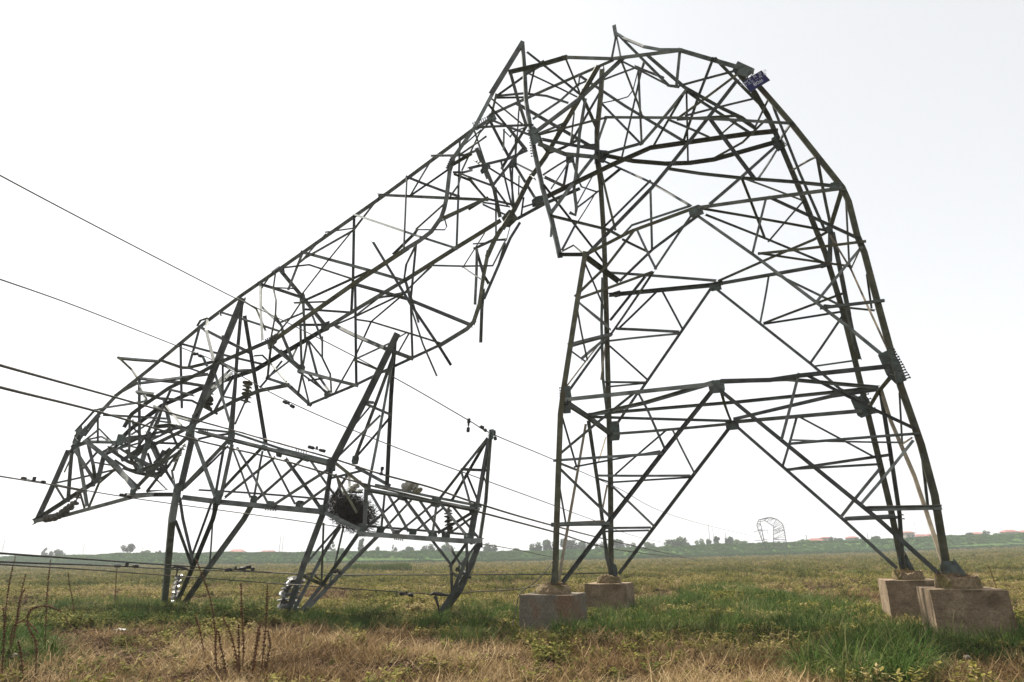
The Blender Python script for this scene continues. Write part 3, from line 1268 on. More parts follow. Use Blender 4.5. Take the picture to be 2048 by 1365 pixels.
# heavy legs are two angles back to back where the photograph shows a doubled edge
# ---- gusset plates: polygons of real steel with bolt heads
def plate(x, y, t, w, h, rot, nb=4, mat=PLATE, edge=0, shape=None):
    c = P3(x, y, t)
    z = depth_of(c)
    m = z / FPX
    # the plate stands in the face of the truss, which runs along the slab
    ex = Vector((1, -.38, 0)).normalized()
    ez = Vector((0, 0, 1))
    ny = ez.cross(ex).normalized()
    lift = 1.0 / max(.35, abs((c - Vector((0, 0, CAM_H))).normalized().dot(ny)))
    ca, sa = math.cos(math.radians(rot)), math.sin(math.radians(rot))
    SH = ([(-1, -.7), (-.7, -1), (1, -.9), (.9, .6), (.5, 1), (-1, .8)], [(-1, -.35), (-.55, -1), (.7, -1), (1, .2), (.75, 1), (-.8, .9)], [(-.9, -1), (.8, -1), (1, -.6), (1, 1), (-.4, 1), (-1, .4)])
    out = shape or SH[int(x + y) % 3] if max(w, h) > 15 else [(-1, -.55), (-.6, -1), (.6, -1), (1, -.5), (1, .5), (.55, 1), (-.6, 1), (-1, .6)]
    k = 1 if t != 'g' and t < .5 else -1
    c = c - ny * (.02 * k) if ny.y > 0 else c + ny * (.02 * k)
    def W(a, b, d):
        a, b = a * w * .43 * m, b * h * .43 * m
        return c + ex * (a * ca - b * sa) + ez * (a * sa + b * ca) * min(1.5, lift * .8 + .2) + ny * d
    mb = MB()
    n = len(out)
    th = .009
    vs = [W(a, b, -th) for a, b in out] + [W(a, b, th) for a, b in out]
    mb.add(vs, [tuple(range(n)), tuple(range(2 * n - 1, n - 1, -1))] + [(i, i + n, (i + 1) % n + n, (i + 1) % n) for i in range(n)])
    o = mb.build('gusset_plate', mat)
    child(o, TOWER)
    b = MB()
    rr = random.Random(int(x * 7 + y))
    for i in range(nb):
        a = -.6 + 1.2 * (i % 2) + rr.uniform(-.1, .1)
        q = -.7 + 1.4 * (i // 2) / max(1, (nb - 1) // 2)
        b.lathe(W(a, q, -th - .018), ny, [(0, .0), (0, .02), (.018, .022), (.036 + 2 * th, .022), (.04 + 2 * th, 0)], 6)
    for i in range(edge):
        q = -.9 + 1.8 * i / max(1, edge - 1)
        sgn = 1 if edge > 0 else -1
        side = 1.0 if x > 1400 else -1.0
        p0 = W(side * .75, q, 0)
        p1 = W(side * (1.15 + .08 * rr.random()), q, 0)
        b.tube([p0, p1], .016, 5)
        b.tube([p0 + (p1 - p0) * .8, p1], .028, 6)
    if b.v:
        bo = b.build('bolt_heads', BOLT, o)
        bo['kind'] = 'stuff'
    return o
for a in [(1133, 800, 0, 26, 62, 0, 8, PLATE, 10), (1784, 734, 0, 38, 78, 15, 10, PLATE, 12), (1228, 862, 1, 26, 44, 0, 6, PLATE, 4), (1726, 812, 1, 38, 50, 12, 6, PLATE, 5),
          (1433, 774, 0, 36, 30, 0, 8), (1465, 851, 1, 30, 22, 0, 4), (1392, 423, 0, 32, 26, 5, 6), (1431, 573, 1, 26, 20, 0, 4), (1671, 374, 0, 26, 20, -10, 4),
          (1487, 142, .05, 46, 30, -38, 8, PLATE, 0, [(-1, -.5), (-.55, -1), (.6, -.7), (1, .3), (.9, .8), (-.95, .9)]), (1555, 286, 1, 22, 34, 25, 6, PLATE, 8), (1069, 272, 0, 22, 40, 15, 8, PLATE, 7), (1201, 312, 1, 34, 28, -20, 4),
          (1140, 318, .5, 20, 18, 0, 2), (1026, 326, .5, 18, 20, 0, 2), (1076, 402, .5, 32, 22, 0, 4), (1019, 436, .5, 32, 34, 30, 6, STEEL_OLIVE), (983, 235, .8, 20, 22, 20, 4),
          (971, 338, .4, 14, 26, -60, 2), (604, 597, .8, 16, 18, 20, 3), (650, 654, 1, 24, 18, 10, 4), (602, 739, .8, 20, 18, -20, 4), (656, 790, .4, 18, 14, 20, 3),
          (546, 683, 0, 24, 18, 25, 6, STEEL_OLIVE, 6), (564, 541, .6, 12, 16, 30, 3), (902, 328, .1, 12, 26, -30, 4, PLATE, 6), (149, 893, .2, 16, 24, -25, 5, PLATE, 4),
          (158, 872, .3, 22, 26, 15, 4, PLATE, 4), (188, 964, .2, 16, 16, 0, 4), (268, 981, .2, 20, 16, -10, 3), (242, 880, .4, 26, 18, -10, 2), (297, 884, .4, 18, 28, 20, 2), (383, 865, 0, 22, 26, 10, 6), (355, 985, 0, 24, 30, 5, 8),
          (463, 876, 0, 22, 24, 0, 6), (436, 996, 0, 28, 26, 0, 8), (528, 896, 0, 20, 10, -15, 2), (560, 905, .4, 20, 18, -12, 2), (613, 918, 0, 20, 10, -14, 3),
          (507, 999, .8, 20, 14, -8, 2), (541, 1009, 0, 22, 12, -6, 4), (598, 1009, .8, 22, 14, -6, 2), (648, 1020, 0, 24, 22, 0, 7), (663, 930, 0, 26, 28, 0, 6),
          (736, 980, 0, 18, 24, 0, 5), (710, 920, .8, 20, 18, 0, 2), (803, 995, 0, 22, 12, -12, 3), (872, 1005, 0, 26, 20, -10, 6), (946, 1018, .1, 18, 22, 0, 4),
          (723, 1060, 0, 20, 26, 0, 7), (760, 1062, .8, 22, 16, 0, 2), (793, 1065, .1, 22, 10, -4, 3), (825, 1064, .9, 20, 12, -4, 0), (866, 1073, 0, 24, 16, -4, 6),
          (891, 1070, .9, 22, 14, -3, 2), (936, 1076, 0, 20, 20, 0, 4), (961, 1085, .4, 12, 24, 0, 2), (1234, 588, 1, 20, 14, 5, 3), (1659, 459, .5, 12, 20, 10, 3),
          (1648, 530, 1, 18, 12, 8, 2), (983, 869, .3, 14, 22, -5, 3), (1110, 1150, 0, 16, 28, 0, 4), (1228, 1140, 1, 16, 24, 10, 4),
          (1897, 1138, 0, 34, 34, 0, 4), (1808, 1124, 1, 24, 28, 0, 3)]:
    plate(*a)
# foot cleats: triangular stiffeners on the legs where they enter the concrete
for (x, y, t, dx) in ((1110, 1150, 0, -10), (1222, 1140, 1, 12), (1912, 1140, 0, 22), (1814, 1126, 1, 12)):
    c = P3(x, y, t)
    m = depth_of(c) / FPX
    for s in (Vector((dx * m, 0, 0)), Vector((dx * m * .5, -.14, 0))):
        mb = MB()
        top, bot = c + Vector((0, 0, 22 * m)), c - Vector((0, 0, 14 * m))
        n = Vector((0, .008, 0)) if abs(s.y) < .01 else Vector((.008, 0, 0))
        mb.add([top - n, bot - n, bot + s - n, top + n, bot + n, bot + s + n], [(0, 1, 2), (5, 4, 3), (0, 2, 5, 3), (0, 3, 4, 1), (1, 4, 5, 2)])
        child(mb.build('foot_cleat', PLATE), TOWER)
# step bolts along the chords
def step_bolts(pts, t, n, side, lpx=6):
    mb = MB()
    for i in range(n):
        f = i / max(1, n - 1) * (len(pts) - 1)
        j = min(int(f), len(pts) - 2)
        f -= j
        x = pts[j][0] * (1 - f) + pts[j + 1][0] * f
        y = pts[j][1] * (1 - f) + pts[j + 1][1] * f
        p0, p1 = P3(x, y, t), P3(x + side[0] * lpx, y + side[1] * lpx, t)
        mb.tube([p0, p1], .014, 5)
        mb.tube([p0 + (p1 - p0) * .8, p1], .024, 6)
    o = mb.build('step_bolts', BOLT)
    o['kind'] = 'stuff'
    child(o, TOWER)
step_bolts([(1068, 285), (1071, 312)], 0, 6, (-1, .1), 9)
step_bolts([(948, 254), (980, 240)], .3, 9, (-.3, -1), 8)
step_bolts([(546, 548), (560, 538)], .6, 7, (-.4, -1), 5)
step_bolts([(534, 687), (556, 676)], 0, 7, (-.4, -1), 8)
step_bolts([(400, 862), (414, 866)], 0, 5, (.2, -1), 5)
step_bolts([(510, 884), (530, 890)], 1, 5, (.2, -1), 5)
step_bolts([(592, 903), (612, 908)], 1, 5, (.2, -1), 5)
step_bolts([(532, 1012), (552, 1014)], 0, 5, (-.1, 1), 9)
step_bolts([(790, 1071), (806, 1073)], 0, 5, (-.1, 1), 9)
step_bolts([(1478, 134), (1505, 156)], .05, 9, (.62, -.78), 8)
step_bolts([(1777, 920), (1780, 926)], .8, 2, (1, 0), 8)
step_bolts([(1799, 1030), (1801, 1038)], .9, 2, (1, 0), 8)

# ------------------------------------------------------------------ number plate hung on the bent leg
def number_sign():
    # corners in the picture: top-left (1482,163) top-right (1523,141) bottom-right (1541,160) bottom-left (1501,185)
    cs = [slab(x, y, -.12) for x, y in ((1484.5, 164), (1523, 141.5), (1540, 161), (1500.5, 184.5))]
    c = sum(cs, Vector()) / 4
    t = thing('number_sign', 'small blue enamel plate with white lettering bolted on the crest of the bent leg', 'sign', loc=c)
    blue = noisy('blue_enamel', (.006, .007, .06), (.010, .011, .085), 6, .6)
    white = noisy('white_lettering', (.4, .41, .5), (.55, .55, .62), 9, .5)
    n = (cs[1] - cs[0]).cross(cs[3] - cs[0]).normalized()
    if n.y > 0: n = -n            # towards the viewer
    mb = MB()
    mb.add([p - c for p in cs] + [p - c - n * .006 for p in cs], [(0, 1, 2, 3), (7, 6, 5, 4), (0, 4, 5, 1), (1, 5, 6, 2), (2, 6, 7, 3), (3, 7, 4, 0)])
    mb.build('sign_panel', blue, t)
    fr = MB()
    for i in range(4):
        a, b = cs[i] - c, cs[(i + 1) % 4] - c
        fr.tube([a, b], .008, 4)
    fr.build('rim', PLATE, t)
    ex = (cs[1] - cs[0])
    W = ex.length
    ex.normalize()
    ey = (cs[0] - cs[3])
    H = ey.length
    sk = ey.normalized()
    m4 = Matrix(((ex.x, sk.x, n.x, 0), (ex.y, sk.y, n.y, 0), (ex.z, sk.z, n.z, 0), (0, 0, 0, 1)))
    for txt, fx, fy, size in (('220kV下  风  双  凤', .50, .76, .19), ('白 江三 — 风 林', .50, .54, .19), ('80#', .54, .20, .34)):
        cu = bpy.data.curves.new('lettering', 'FONT')
        cu.body = txt
        cu.size = H * size * 1.15
        cu.align_x = 'CENTER'
        cu.extrude = .001
        cu.materials.append(white)
        tmp = bpy.data.objects.new('lettering', cu)
        me = bpy.data.meshes.new_from_object(tmp)
        bpy.data.objects.remove(tmp)
        o = bpy.data.objects.new('lettering', me)
        link(o, t)
        o['kind'] = 'stuff'
        p = (cs[3] - c) + ex * W * fx + sk * H * fy + n * .004
        o.matrix_local = Matrix.Translation(p) @ m4
number_sign()

# ------------------------------------------------------------------ insulator strings
DARKPORC = noisy('dark_dusty_porcelain', (.05, .045, .035), (.10, .09, .07), 10, .4)
OLIVEPORC = noisy('olive_dusty_porcelain', (.10, .095, .06), (.19, .18, .12), 10, .4)
def insulator(label, group, pts, rpx, n, mat, cat='insulator string', tilt=0.0):
    """pts: list of 3-D points the string runs along"""
    path = catmull(pts, 8)
    c = path[0]
    t = thing('insulator_string', label, cat, group, loc=c)
    L = [0]
    for a, b in zip(path, path[1:]): L.append(L[-1] + (b - a).length)
    m = depth_of(c) / FPX
    r = rpx * m
    rod = MB()
    rod.tube([p - c for p in path], r * .16, 6)
    rod.build('cap_and_pin_rod', DARKMETAL, t)
    first = None
    for i in range(n):
        s = L[-1] * (i + .5) / n
        j = max(k for k in range(len(L)) if L[k] <= s)
        j = min(j, len(path) - 2)
        p = path[j] + (path[j + 1] - path[j]) * ((s - L[j]) / max(1e-6, L[j + 1] - L[j]))
        d = (path[j + 1] - path[j]).normalized()
        if tilt: d = (d + tilt * Vector((-.3, -.8, .3))).normalized()
        d = (d + Vector((random.uniform(-.35, .35), random.uniform(-.35, .35), random.uniform(-.25, .25)))).normalized()
        if first is None:
            mb = MB()
            mb.lathe((0, 0, 0), (0, 0, 1), [(-r * .55, 0), (-r * .55, r * .3), (-r * .15, r * .36), (-r * .05, r * .75), (r * .12, r), (r * .2, r), (r * .16, r * .7), (r * .22, r * .5), (r * .18, r * .3), (r * .5, r * .15), (r * .5, 0)], 18)
            first = mb.build('disc', mat, t, True)
            o = first
        else:
            o = first.copy()
            link(o, t)
        o.location = p - c
        o.rotation_mode = 'QUATERNION'
        o.rotation_quaternion = d.to_track_quat('Z', 'Y')
    return t
insulator('string of dusty porcelain discs dangling below the left twin peak, beside its right leg', 'strings of insulator discs', [slab(496, 762, .6), slab(494, 785, .6), slab(492, 806, .6)], 10, 6, OLIVEPORC)
insulator('string of dark discs hidden behind the thick left leg of the left twin peak', 'strings of insulator discs', [slab(420, 776, .4), slab(418, 795, .4), slab(416, 818, .4)], 9, 6, DARKPORC)
insulator('dark insulator string lying along the underside of the far left crossarm tip', 'strings of insulator discs', [slab(162, 978, .1), slab(150, 1005, .1), slab(130, 1022, .1), slab(112, 1034, .1), slab(90, 1038, .1)], 8, 10, DARKPORC)
insulator('string of white glazed discs between the leftmost props, standing in the grass', 'strings of insulator discs', [on_ground(346, 1212) + Vector((0, .1, .05)), at(352, 1180, on_ground(346, 1212).y - .2), at(360, 1150, on_ground(346, 1212).y - .4)], 8, 6, GLASS_W, tilt=.4)
insulator('curved string of white glazed discs wrapped round the foot of the second prop', 'strings of insulator discs', [on_ground(564, 1238) + Vector((0, .25, .1)), at(566, 1205, on_ground(564, 1238).y + .25), at(574, 1178, on_ground(564, 1238).y + .3), at(590, 1154, on_ground(564, 1238).y + .4)], 12, 7, GLASS_W, tilt=.7)
insulator('second string of white discs showing between the two steep bars of the second prop', 'strings of insulator discs', [on_ground(582, 1236) + Vector((0, .5, .1)), at(590, 1200, on_ground(564, 1238).y + .5), at(598, 1178, on_ground(564, 1238).y + .5), at(606, 1158, on_ground(564, 1238).y + .55)], 7, 7, GLASS_W, tilt=.5)
insulator('short clump of pale ribbed discs lying on top of the right crossarm half', 'strings of insulator discs', [slab(806, 978, .1), slab(818, 972, .1), slab(830, 976, .1), slab(838, 984, .1)], 10, 5, PORC)
insulator('upright dark string of discs hanging inside the right end of the crossarm', 'strings of insulator discs', [slab(896, 1016, .6), slab(897, 1040, .6), slab(898, 1066, .6)], 9, 7, DARKPORC)
insulator('dusty disc string jammed in the tangle left of the crossarm', 'strings of insulator discs', [slab(370, 888, .5), slab(360, 905, .5), slab(347, 925, .5)], 6, 6, PORC)
insulator('short disc string across the broken bars above the twig nest', 'strings of insulator discs', [slab(722, 962, .3), slab(712, 972, .3), slab(698, 982, .3)], 7, 4, PORC)

# ------------------------------------------------------------------ cables
def cable(label, group, pts, r, mat=ALU, k=8):
    P = catmull([at(p[0], p[1], p[2] * 1.27) for p in pts], k)
    if pts[0][0] < 0:        # the line runs on to the next pylon, out of view on the left
        d = (P[0] - P[1]).normalized()
        P = [P[0] + d * s + Vector((0, 0, -.0016 * s * s)) for s in (60, 45, 30, 15, 6)] + P
    c = P[0].copy()
    mb = MB()
    mb.tube([p - c for p in P], r, 6)
    o = mb.build('cable', mat, None, True)
    o.location = c
    return tag(o, label, 'cable', group)
CG = 'slack power line cables hanging across the wreck'
cable('thin uppermost cable sagging from the upper left edge over both crossarm peaks', CG, [(-220, 228, 7.5), (0, 351, 9), (240, 478, 12), (455, 589, 15.5), (484, 602, 15.9), (640, 678, 15.5), (800, 762, 15.3), (937, 841, 15.4), (984, 868, 15.6), (1110, 921, 19), (1230, 974, 26), (1380, 1042, 42), (1560, 1085, 90)], .017)
cable('thin second cable passing under the mid chord and ending on the twin peak', CG, [(-220, 486, 7.5), (0, 559, 9), (150, 612, 12), (300, 671, 15), (391, 707, 16.5), (428, 722, 16.8), (560, 795, 16), (700, 858, 16), (830, 910, 16), (940, 950, 16.5), (1110, 1012, 21), (1180, 1038, 28), (1300, 1080, 50), (1420, 1100, 100)], .016)
cable('thick cable entering at mid left and draped along the crossarm top chord', CG, [(-200, 673, 6.5), (0, 731, 8), (230, 795, 12), (400, 843, 16), (470, 862, 16), (540, 882, 15.6), (660, 916, 15), (760, 948, 14.4), (860, 975, 14.2), (960, 1009, 14.2), (1100, 1050, 17.5), (1250, 1088, 27), (1400, 1122, 60)], .026)
cable('thick cable just below the draped one, crossing in front of the web bars', CG, [(-200, 720, 6.3), (0, 775, 7.8), (200, 825, 11), (390, 880, 15.3), (560, 920, 14.8), (640, 943, 14.4), (735, 970, 14), (860, 1000, 14), (960, 1025, 14), (1100, 1062, 17), (1250, 1102, 28), (1390, 1118, 60)], .026)
cable('thin cable crossing low under the left crossarm tip and below the nest', CG, [(-200, 922, 8), (0, 953, 10), (110, 971, 13), (248, 994, 16), (345, 1008, 17), (560, 1037, 17), (720, 1060, 17), (900, 1083, 18), (1000, 1094, 22), (1110, 1116, 28)], .016)
cable('uppermost of the three dark cables strung low over the weeds at left', 'dark cables strung low over the weeds', [(-220, 1092, 7.5), (0, 1107, 9), (330, 1130, 15), (480, 1141, 17), (620, 1149, 17.5), (760, 1150, 17.5), (900, 1150, 17.5), (1110, 1149, 17.6), (1215, 1146, 18)], .02, DARKMETAL)
cable('middle one of the three dark cables strung low over the weeds at left', 'dark cables strung low over the weeds', [(-220, 1112, 7), (0, 1124, 8.5), (240, 1133, 12), (345, 1139, 16), (500, 1144, 17), (600, 1149, 17.4)], .017, DARKMETAL)
cable('lowest olive cable passing in front of the props and ending at the bent crossarm end', 'dark cables strung low over the weeds', [(-220, 1112, 7), (0, 1129, 8.2), (180, 1140, 11), (330, 1151, 14), (480, 1162, 14.4), (600, 1171, 13.6), (700, 1178, 14), (790, 1184, 15), (880, 1190, 15.4), (900, 1189, 15.4), (950, 1184, 15.8), (1035, 1179, 16.2), (1098, 1166, 16)], .015)
cable('short earthing wire bent down over the edge of the near left concrete block', 'earthing wires', [(1106, 1122, 12.7), (1090, 1144, 12.5), (1070, 1165, 12.3), (1044, 1184, 12.1), (1037, 1196, 12.0), (1030, 1225, 11.9), (1024, 1255, 11.8)], .012)

# vibration dampers
def damper(label, pa, pb, pc=None, group='vibration dampers'):
    """two iron weights joined by a short cable, clamped in the middle"""
    c = (pa + pb) / 2
    d = (pb - pa).normalized()
    t = thing('vibration_damper', label, 'damper', group, loc=c)
    L = (pb - pa).length
    r = 3.4 * depth_of(c) / FPX
    L = min(L, 36 * depth_of(c) / FPX)
    for s, p in ((-1, pa), (1, pb)):
        mb = MB()
        e = d * s
        mb.lathe(p - c - e * L * .02, -e, [(-.02, 0), (-.02, r * .8), (.0, r), (L * .28, r), (L * .33, r * .7), (L * .33, 0)], 10)
        mb.build('weight', DARKMETAL, t, True)
    mb = MB()
    mb.tube([pa - c, Vector((0, 0, -.01)), pb - c], r * .25, 5)
    mb.build('messenger_wire', DARKMETAL, t)
    mb = MB()
    mb.box((0, 0, .03), Vector((.03, 0, 0)), Vector((0, .02, 0)), Vector((0, 0, .05)))
    mb.build('clamp', DARKMETAL, t)
for lab, a, b in (('black two-weight damper on the low cable left of the crossarm tip', (45, 957, 11.2), (89, 965, 12.1)),
                  ('damper clamped on the second cable left of the twin peak', (386, 707, 16.3), (403, 713, 16.5)),
                  ('damper tucked under the left crossarm end', (240, 990, 15.8), (262, 994, 16)),
                  ('small pair of weights hanging free below the bent shaft', (567, 803, 15.9), (588, 815, 15.9)),
                  ('pair of weights standing up from the crossarm top beside the right twin peak', (617, 894, 14.6), (650, 903, 14.6)),
                  ('black damper turned upright on the top cable near the right peak', (938, 838, 15.3), (936, 864, 15.3)),
                  ('dark damper beside the tip of the right peak', (961, 853, 15.4), (972, 862, 15.5)),
                  ('damper hooked on the right face of the right peak tip', (988, 862, 15.6), (991, 880, 15.6)),
                  ('small upright damper in front of the tall leg of the right twin peak', (765, 935, 14.2), (762, 950, 14.2)),
                  ('pair of black weights on the middle low cable over the weeds', (231, 1132, 12), (275, 1133, 12.6)),
                  ('first of two joined black weights right of the leftmost props', (450, 1141, 16.2), (492, 1137, 16.4)),
                  ('black weight right beside the first pair on the uppermost low cable', (492, 1134, 16.5), (508, 1139, 16.6)),
                  ('dark pair of weights on the lowest cable left of the bent crossarm end', (800, 1187, 15), (826, 1191, 15.1)),
                  ('black damper resting on the sloping bar of the second prop', (668, 1143, 14.4), (682, 1146, 14.4))):
    damper(lab, at(a[0], a[1], a[2] * 1.265), at(b[0], b[1], b[2] * 1.265))

# ------------------------------------------------------------------ suspension clamp by the bent end
t = thing('suspension_clamp', 'black forked cable clamp standing in front of the bent crossarm end', 'clamp', loc=at(870, 1190, 18.2))
c = t.location
mb = MB(); mb.tube([at(862, 1190, 18.2) - c, at(868, 1187, 18.2) - c, at(880, 1189, 18.2) - c, at(897, 1191, 18.2) - c], [.03, .05, .05, .03], 8); mb.build('clamp_body', DARKMETAL, t)
mb = MB(); mb.tube([at(870, 1192, 18.2) - c, at(873, 1200, 18.2) - c, at(877, 1214, 18.2) - c, at(880, 1232, 18.2) - c], [.05, .04, .03, .03], 6); mb.build('yoke', DARKMETAL, t)
t = thing('arcing_horn', 'dark curved fitting with a short stem above the leftmost white discs', 'fitting', loc=at(355, 1138, on_ground(346, 1212).y - .3))
c = t.location; Dh = c.y
mb = MB(); mb.tube([at(x, y, Dh) - c for x, y in ((342, 1137), (350, 1134), (360, 1134), (370, 1137), (378, 1141))], [.03, .05, .06, .05, .03], 8); mb.build('horn', DARKMETAL, t, True)
mb = MB(); mb.tube([at(x, y, Dh) - c for x, y in ((355, 1137), (354, 1146), (351, 1153))], [.05, .03, .03], 8); mb.build('stem', DARKMETAL, t, True)

# ------------------------------------------------------------------ the nest
def nest():
    c = slab(703, 1020, .35)
    t = thing('bird_nest', 'large dark nest of twigs lodged inside the crossarm between two gusset plates', 'nest', loc=c)
    m = depth_of(c) / FPX
    tw = noisy('nest_twigs', (.008, .007, .005), (.032, .023, .013), 30, .95)
    r = random.Random(5)
    mb = MB()
    def outline(u):   # half extents of the nest at a given angle
        return 1
    for i in range(1900):
        # lens that sags to the lower right
        while True:
            a, b, d = r.uniform(-1, 1), r.uniform(-1, 1), r.uniform(-1, 1)
            if a * a + b * b + d * d < 1: break
        x = a * 50 * m
        z = b * 37 * m - a * 11 * m - (5 * m if a > 0 else 0)
        y = d * 1.0
        ang = r.uniform(0, 6.28)
        L = r.uniform(.14, .5)
        dv = Vector((math.cos(ang), r.uniform(-.7, .7), math.sin(ang) * .55 - .12 * a)).normalized() * L / 2
        p = Vector((x, y, z))
        mid = p + Vector((r.uniform(-.04, .04), r.uniform(-.04, .04), r.uniform(-.04, .04)))
        mb.tube([p - dv, mid, p + dv], r.uniform(.003, .008), 3, False)
    for i in range(70):      # wisps hanging below
        x = r.uniform(-30, 40) * m
        p = Vector((x, r.uniform(-.6, .6), -30 * m - x * .25))
        mb.tube([p, p + Vector((r.uniform(-.06, .06), 0, -r.uniform(.1, .3)))], .003, 3, False)
    o = mb.build('twigs', tw, t)
    o['kind'] = 'stuff'
    core = MB()
    vs, fs = [], []
    n1, n2 = 14, 9
    for i in range(n2 + 1):
        th = math.pi * i / n2
        for j in range(n1):
            ph = 2 * math.pi * j / n1
            q = 1 + r.uniform(-.14, .1)
            a, d, b = math.sin(th) * math.cos(ph) * q, math.sin(th) * math.sin(ph) * q, math.cos(th) * q
            vs.append((a * 33 * m, d * .7, b * 21 * m - a * 11 * m - 2 * m))
    for i in range(n2):
        for j in range(n1):
            fs.append((i * n1 + j, i * n1 + (j + 1) % n1, (i + 1) * n1 + (j + 1) % n1, (i + 1) * n1 + j))
    core.add(vs, fs)
    core.build('packed_core', noisy('nest_core', (.007, .006, .004), (.02, .016, .01), 25, 1.0, bump=.8), t)
nest()

# ------------------------------------------------------------------ plants: prototypes kept in their own hidden library collection
def tint_material(name, stops, rough=.8, trans=.25):
    m, n, l, b = principled(name)
    a = n.new('ShaderNodeAttribute')
    a.attribute_type = 'INSTANCER'
    a.attribute_name = 'tint'
    g = n.new('ShaderNodeNewGeometry')
    add = n.new('ShaderNodeMath')
    add.operation = 'MULTIPLY_ADD'
    l.new(g.outputs['Random Per Island'], add.inputs[0])
    add.inputs[1].default_value = .35
    l.new(a.outputs['Fac'], add.inputs[2])
    r = n.new('ShaderNodeValToRGB')
    while len(r.color_ramp.elements) < len(stops): r.color_ramp.elements.new(.5)
    for e, (p, c) in zip(r.color_ramp.elements, stops):
        e.position = p
        e.color = (*c, 1)
    l.new(add.outputs[0], r.inputs[0])
    l.new(r.outputs[0], b.inputs['Base Color'])
    b.inputs['Roughness'].default_value = rough
    b.inputs['Specular IOR Level'].default_value = .06
    if trans:
        tr = n.new('ShaderNodeBsdfTranslucent')
        l.new(r.outputs[0], tr.inputs['Color'])
        mx = n.new('ShaderNodeMixShader')
        mx.inputs[0].default_value = trans
        l.new(b.outputs[0], mx.inputs[1])
        l.new(tr.outputs[0], mx.inputs[2])
        l.new(mx.outputs[0], n['Material Output'].inputs['Surface'])
    return m
M_GRASS = tint_material('green_grass', [(0, (0.018, 0.044, 0.006)), (.4, (0.038, 0.074, 0.012)), (.7, (0.080, 0.109, 0.025)), (1.0, (0.202, 0.176, 0.084))])
M_DRY = tint_material('dry_grass', [(0, (.030, .017, .008)), (.35, (.095, .056, .024)), (.65, (.215, .145, .065)), (1.0, (.42, .32, .18))])
M_WEED = tint_material('leafy_weed', [(0, (.014, .024, .005)), (.3, (.045, .058, .010)), (.55, (.105, .11, .02)), (.78, (.19, .165, .04)), (1.0, (.32, .25, .12))])  # bright end raised to put sunlit speckle into the leaf colour
M_BUSH = tint_material('bank_scrub', [(0, (.012, .028, .005)), (.4, (.042, .10, .016)), (1.0, (.095, .175, .03))])
def blade(mb, base, ang, L, w, lean, droop, seg=4, wobble=0.0, r=random):
    d = Vector((math.cos(ang), math.sin(ang), 0))
    s = Vector((-math.sin(ang), math.cos(ang), 0))
    vs = []
    p = Vector(base)
    el = math.pi / 2 - lean
    for i in range(seg + 1):
        f = i / seg
        ww = w * (1 - f ** 1.6) * .5 + .0006
        vs += [p - s * ww, p + s * ww]
        st = L / seg
        p = p + d * math.cos(el) * st + Vector((0, 0, math.sin(el) * st)) + s * r.uniform(-wobble, wobble) * st
        el -= droop / seg * (1 + f)
    mb.add(vs, [(2 * i, 2 * i + 1, 2 * i + 3, 2 * i + 2) for i in range(seg)])
def proto(name, fn, mat, n):
    c = bpy.data.collections.new(name)
    for k in range(n):
        mb = MB()
        fn(mb, random.Random(100 + k))
        me = bpy.data.meshes.new(name)
        me.from_pydata(mb.v, [], mb.f)
        me.materials.append(mat)
        c.objects.link(bpy.data.objects.new(name, me))
    return c
def f_tuft(H, n, spread, w, leanmax, droop):
    def f(mb, r):
        for _ in range(n):
            a = r.uniform(0, 6.283)
            rad = spread * math.sqrt(r.random())
            blade(mb, (rad * math.cos(a), rad * math.sin(a), -.03), a + r.uniform(-.9, .9), H * r.uniform(.5, 1.15), w * r.uniform(.6, 1.3), r.uniform(.02, leanmax), droop * r.uniform(.3, 1.3), 4, .1, r)
    return f
def f_litter(mb, r):
    for _ in range(24):
        a = r.uniform(0, 6.283)
        rad = .30 * math.sqrt(r.random())
        blade(mb, (rad * math.cos(a), rad * math.sin(a), r.uniform(-.01, .07)), r.uniform(0, 6.28), r.uniform(.12, .42), r.uniform(.006, .015), r.uniform(.7, 1.6), r.uniform(-.6, .9), 3, .35, r)
def f_weed(mb, r):
    for _ in range(7):
        a = r.uniform(0, 6.283)
        rad = .17 * math.sqrt(r.random())
        x, y = rad * math.cos(a), rad * math.sin(a)
        H = r.uniform(.12, .34)
        lx, ly = r.uniform(-.3, .3), r.uniform(-.3, .3)
        mb.tube([(x, y, -.03), (x + lx * H, y + ly * H, H)], .0025, 3, False)
        for k in range(13):
            f = r.uniform(.15, 1)
            aa = r.uniform(0, 6.28)
            p = Vector((x + lx * H * f, y + ly * H * f, H * f))
            L, w = r.uniform(.05, .11), r.uniform(.018, .036)
            d = Vector((math.cos(aa), math.sin(aa), r.uniform(-.2, .8))).normalized()
            s = d.cross(Vector((0, 0, 1))).normalized() * w
            mb.add([p, p + d * L * .5 + s, p + d * L, p + d * L * .5 - s], [(0, 1, 2, 3)])
def f_bush(mb, r):
    for _ in range(150):
        while True:
            p = Vector((r.uniform(-1, 1), r.uniform(-1, 1), r.uniform(0, 1)))
            if .25 < p.length < 1: break
        p.z *= .75
        L, w = r.uniform(.12, .28), r.uniform(.06, .13)
        d = Vector((r.uniform(-1, 1), r.uniform(-1, 1), r.uniform(-.4, 1))).normalized()
        s = d.cross(Vector((r.uniform(-1, 1), r.uniform(-1, 1), r.uniform(-1, 1)))).normalized() * w
        mb.add([p, p + d * L * .5 + s, p + d * L, p + d * L * .5 - s], [(0, 1, 2, 3)])
PG = proto('grass_tuft', f_tuft(.42, 30, .13, .015, .6, 1.4), M_GRASS, 5)
PGL = proto('long_grass_tuft', f_tuft(.78, 42, .15, .017, .65, 2.2), M_GRASS, 4)
PD = proto('dry_grass_tuft', f_tuft(.34, 22, .16, .012, 1.1, 1.2), M_DRY, 5)
PL = proto('straw_litter', f_litter, M_DRY, 5)
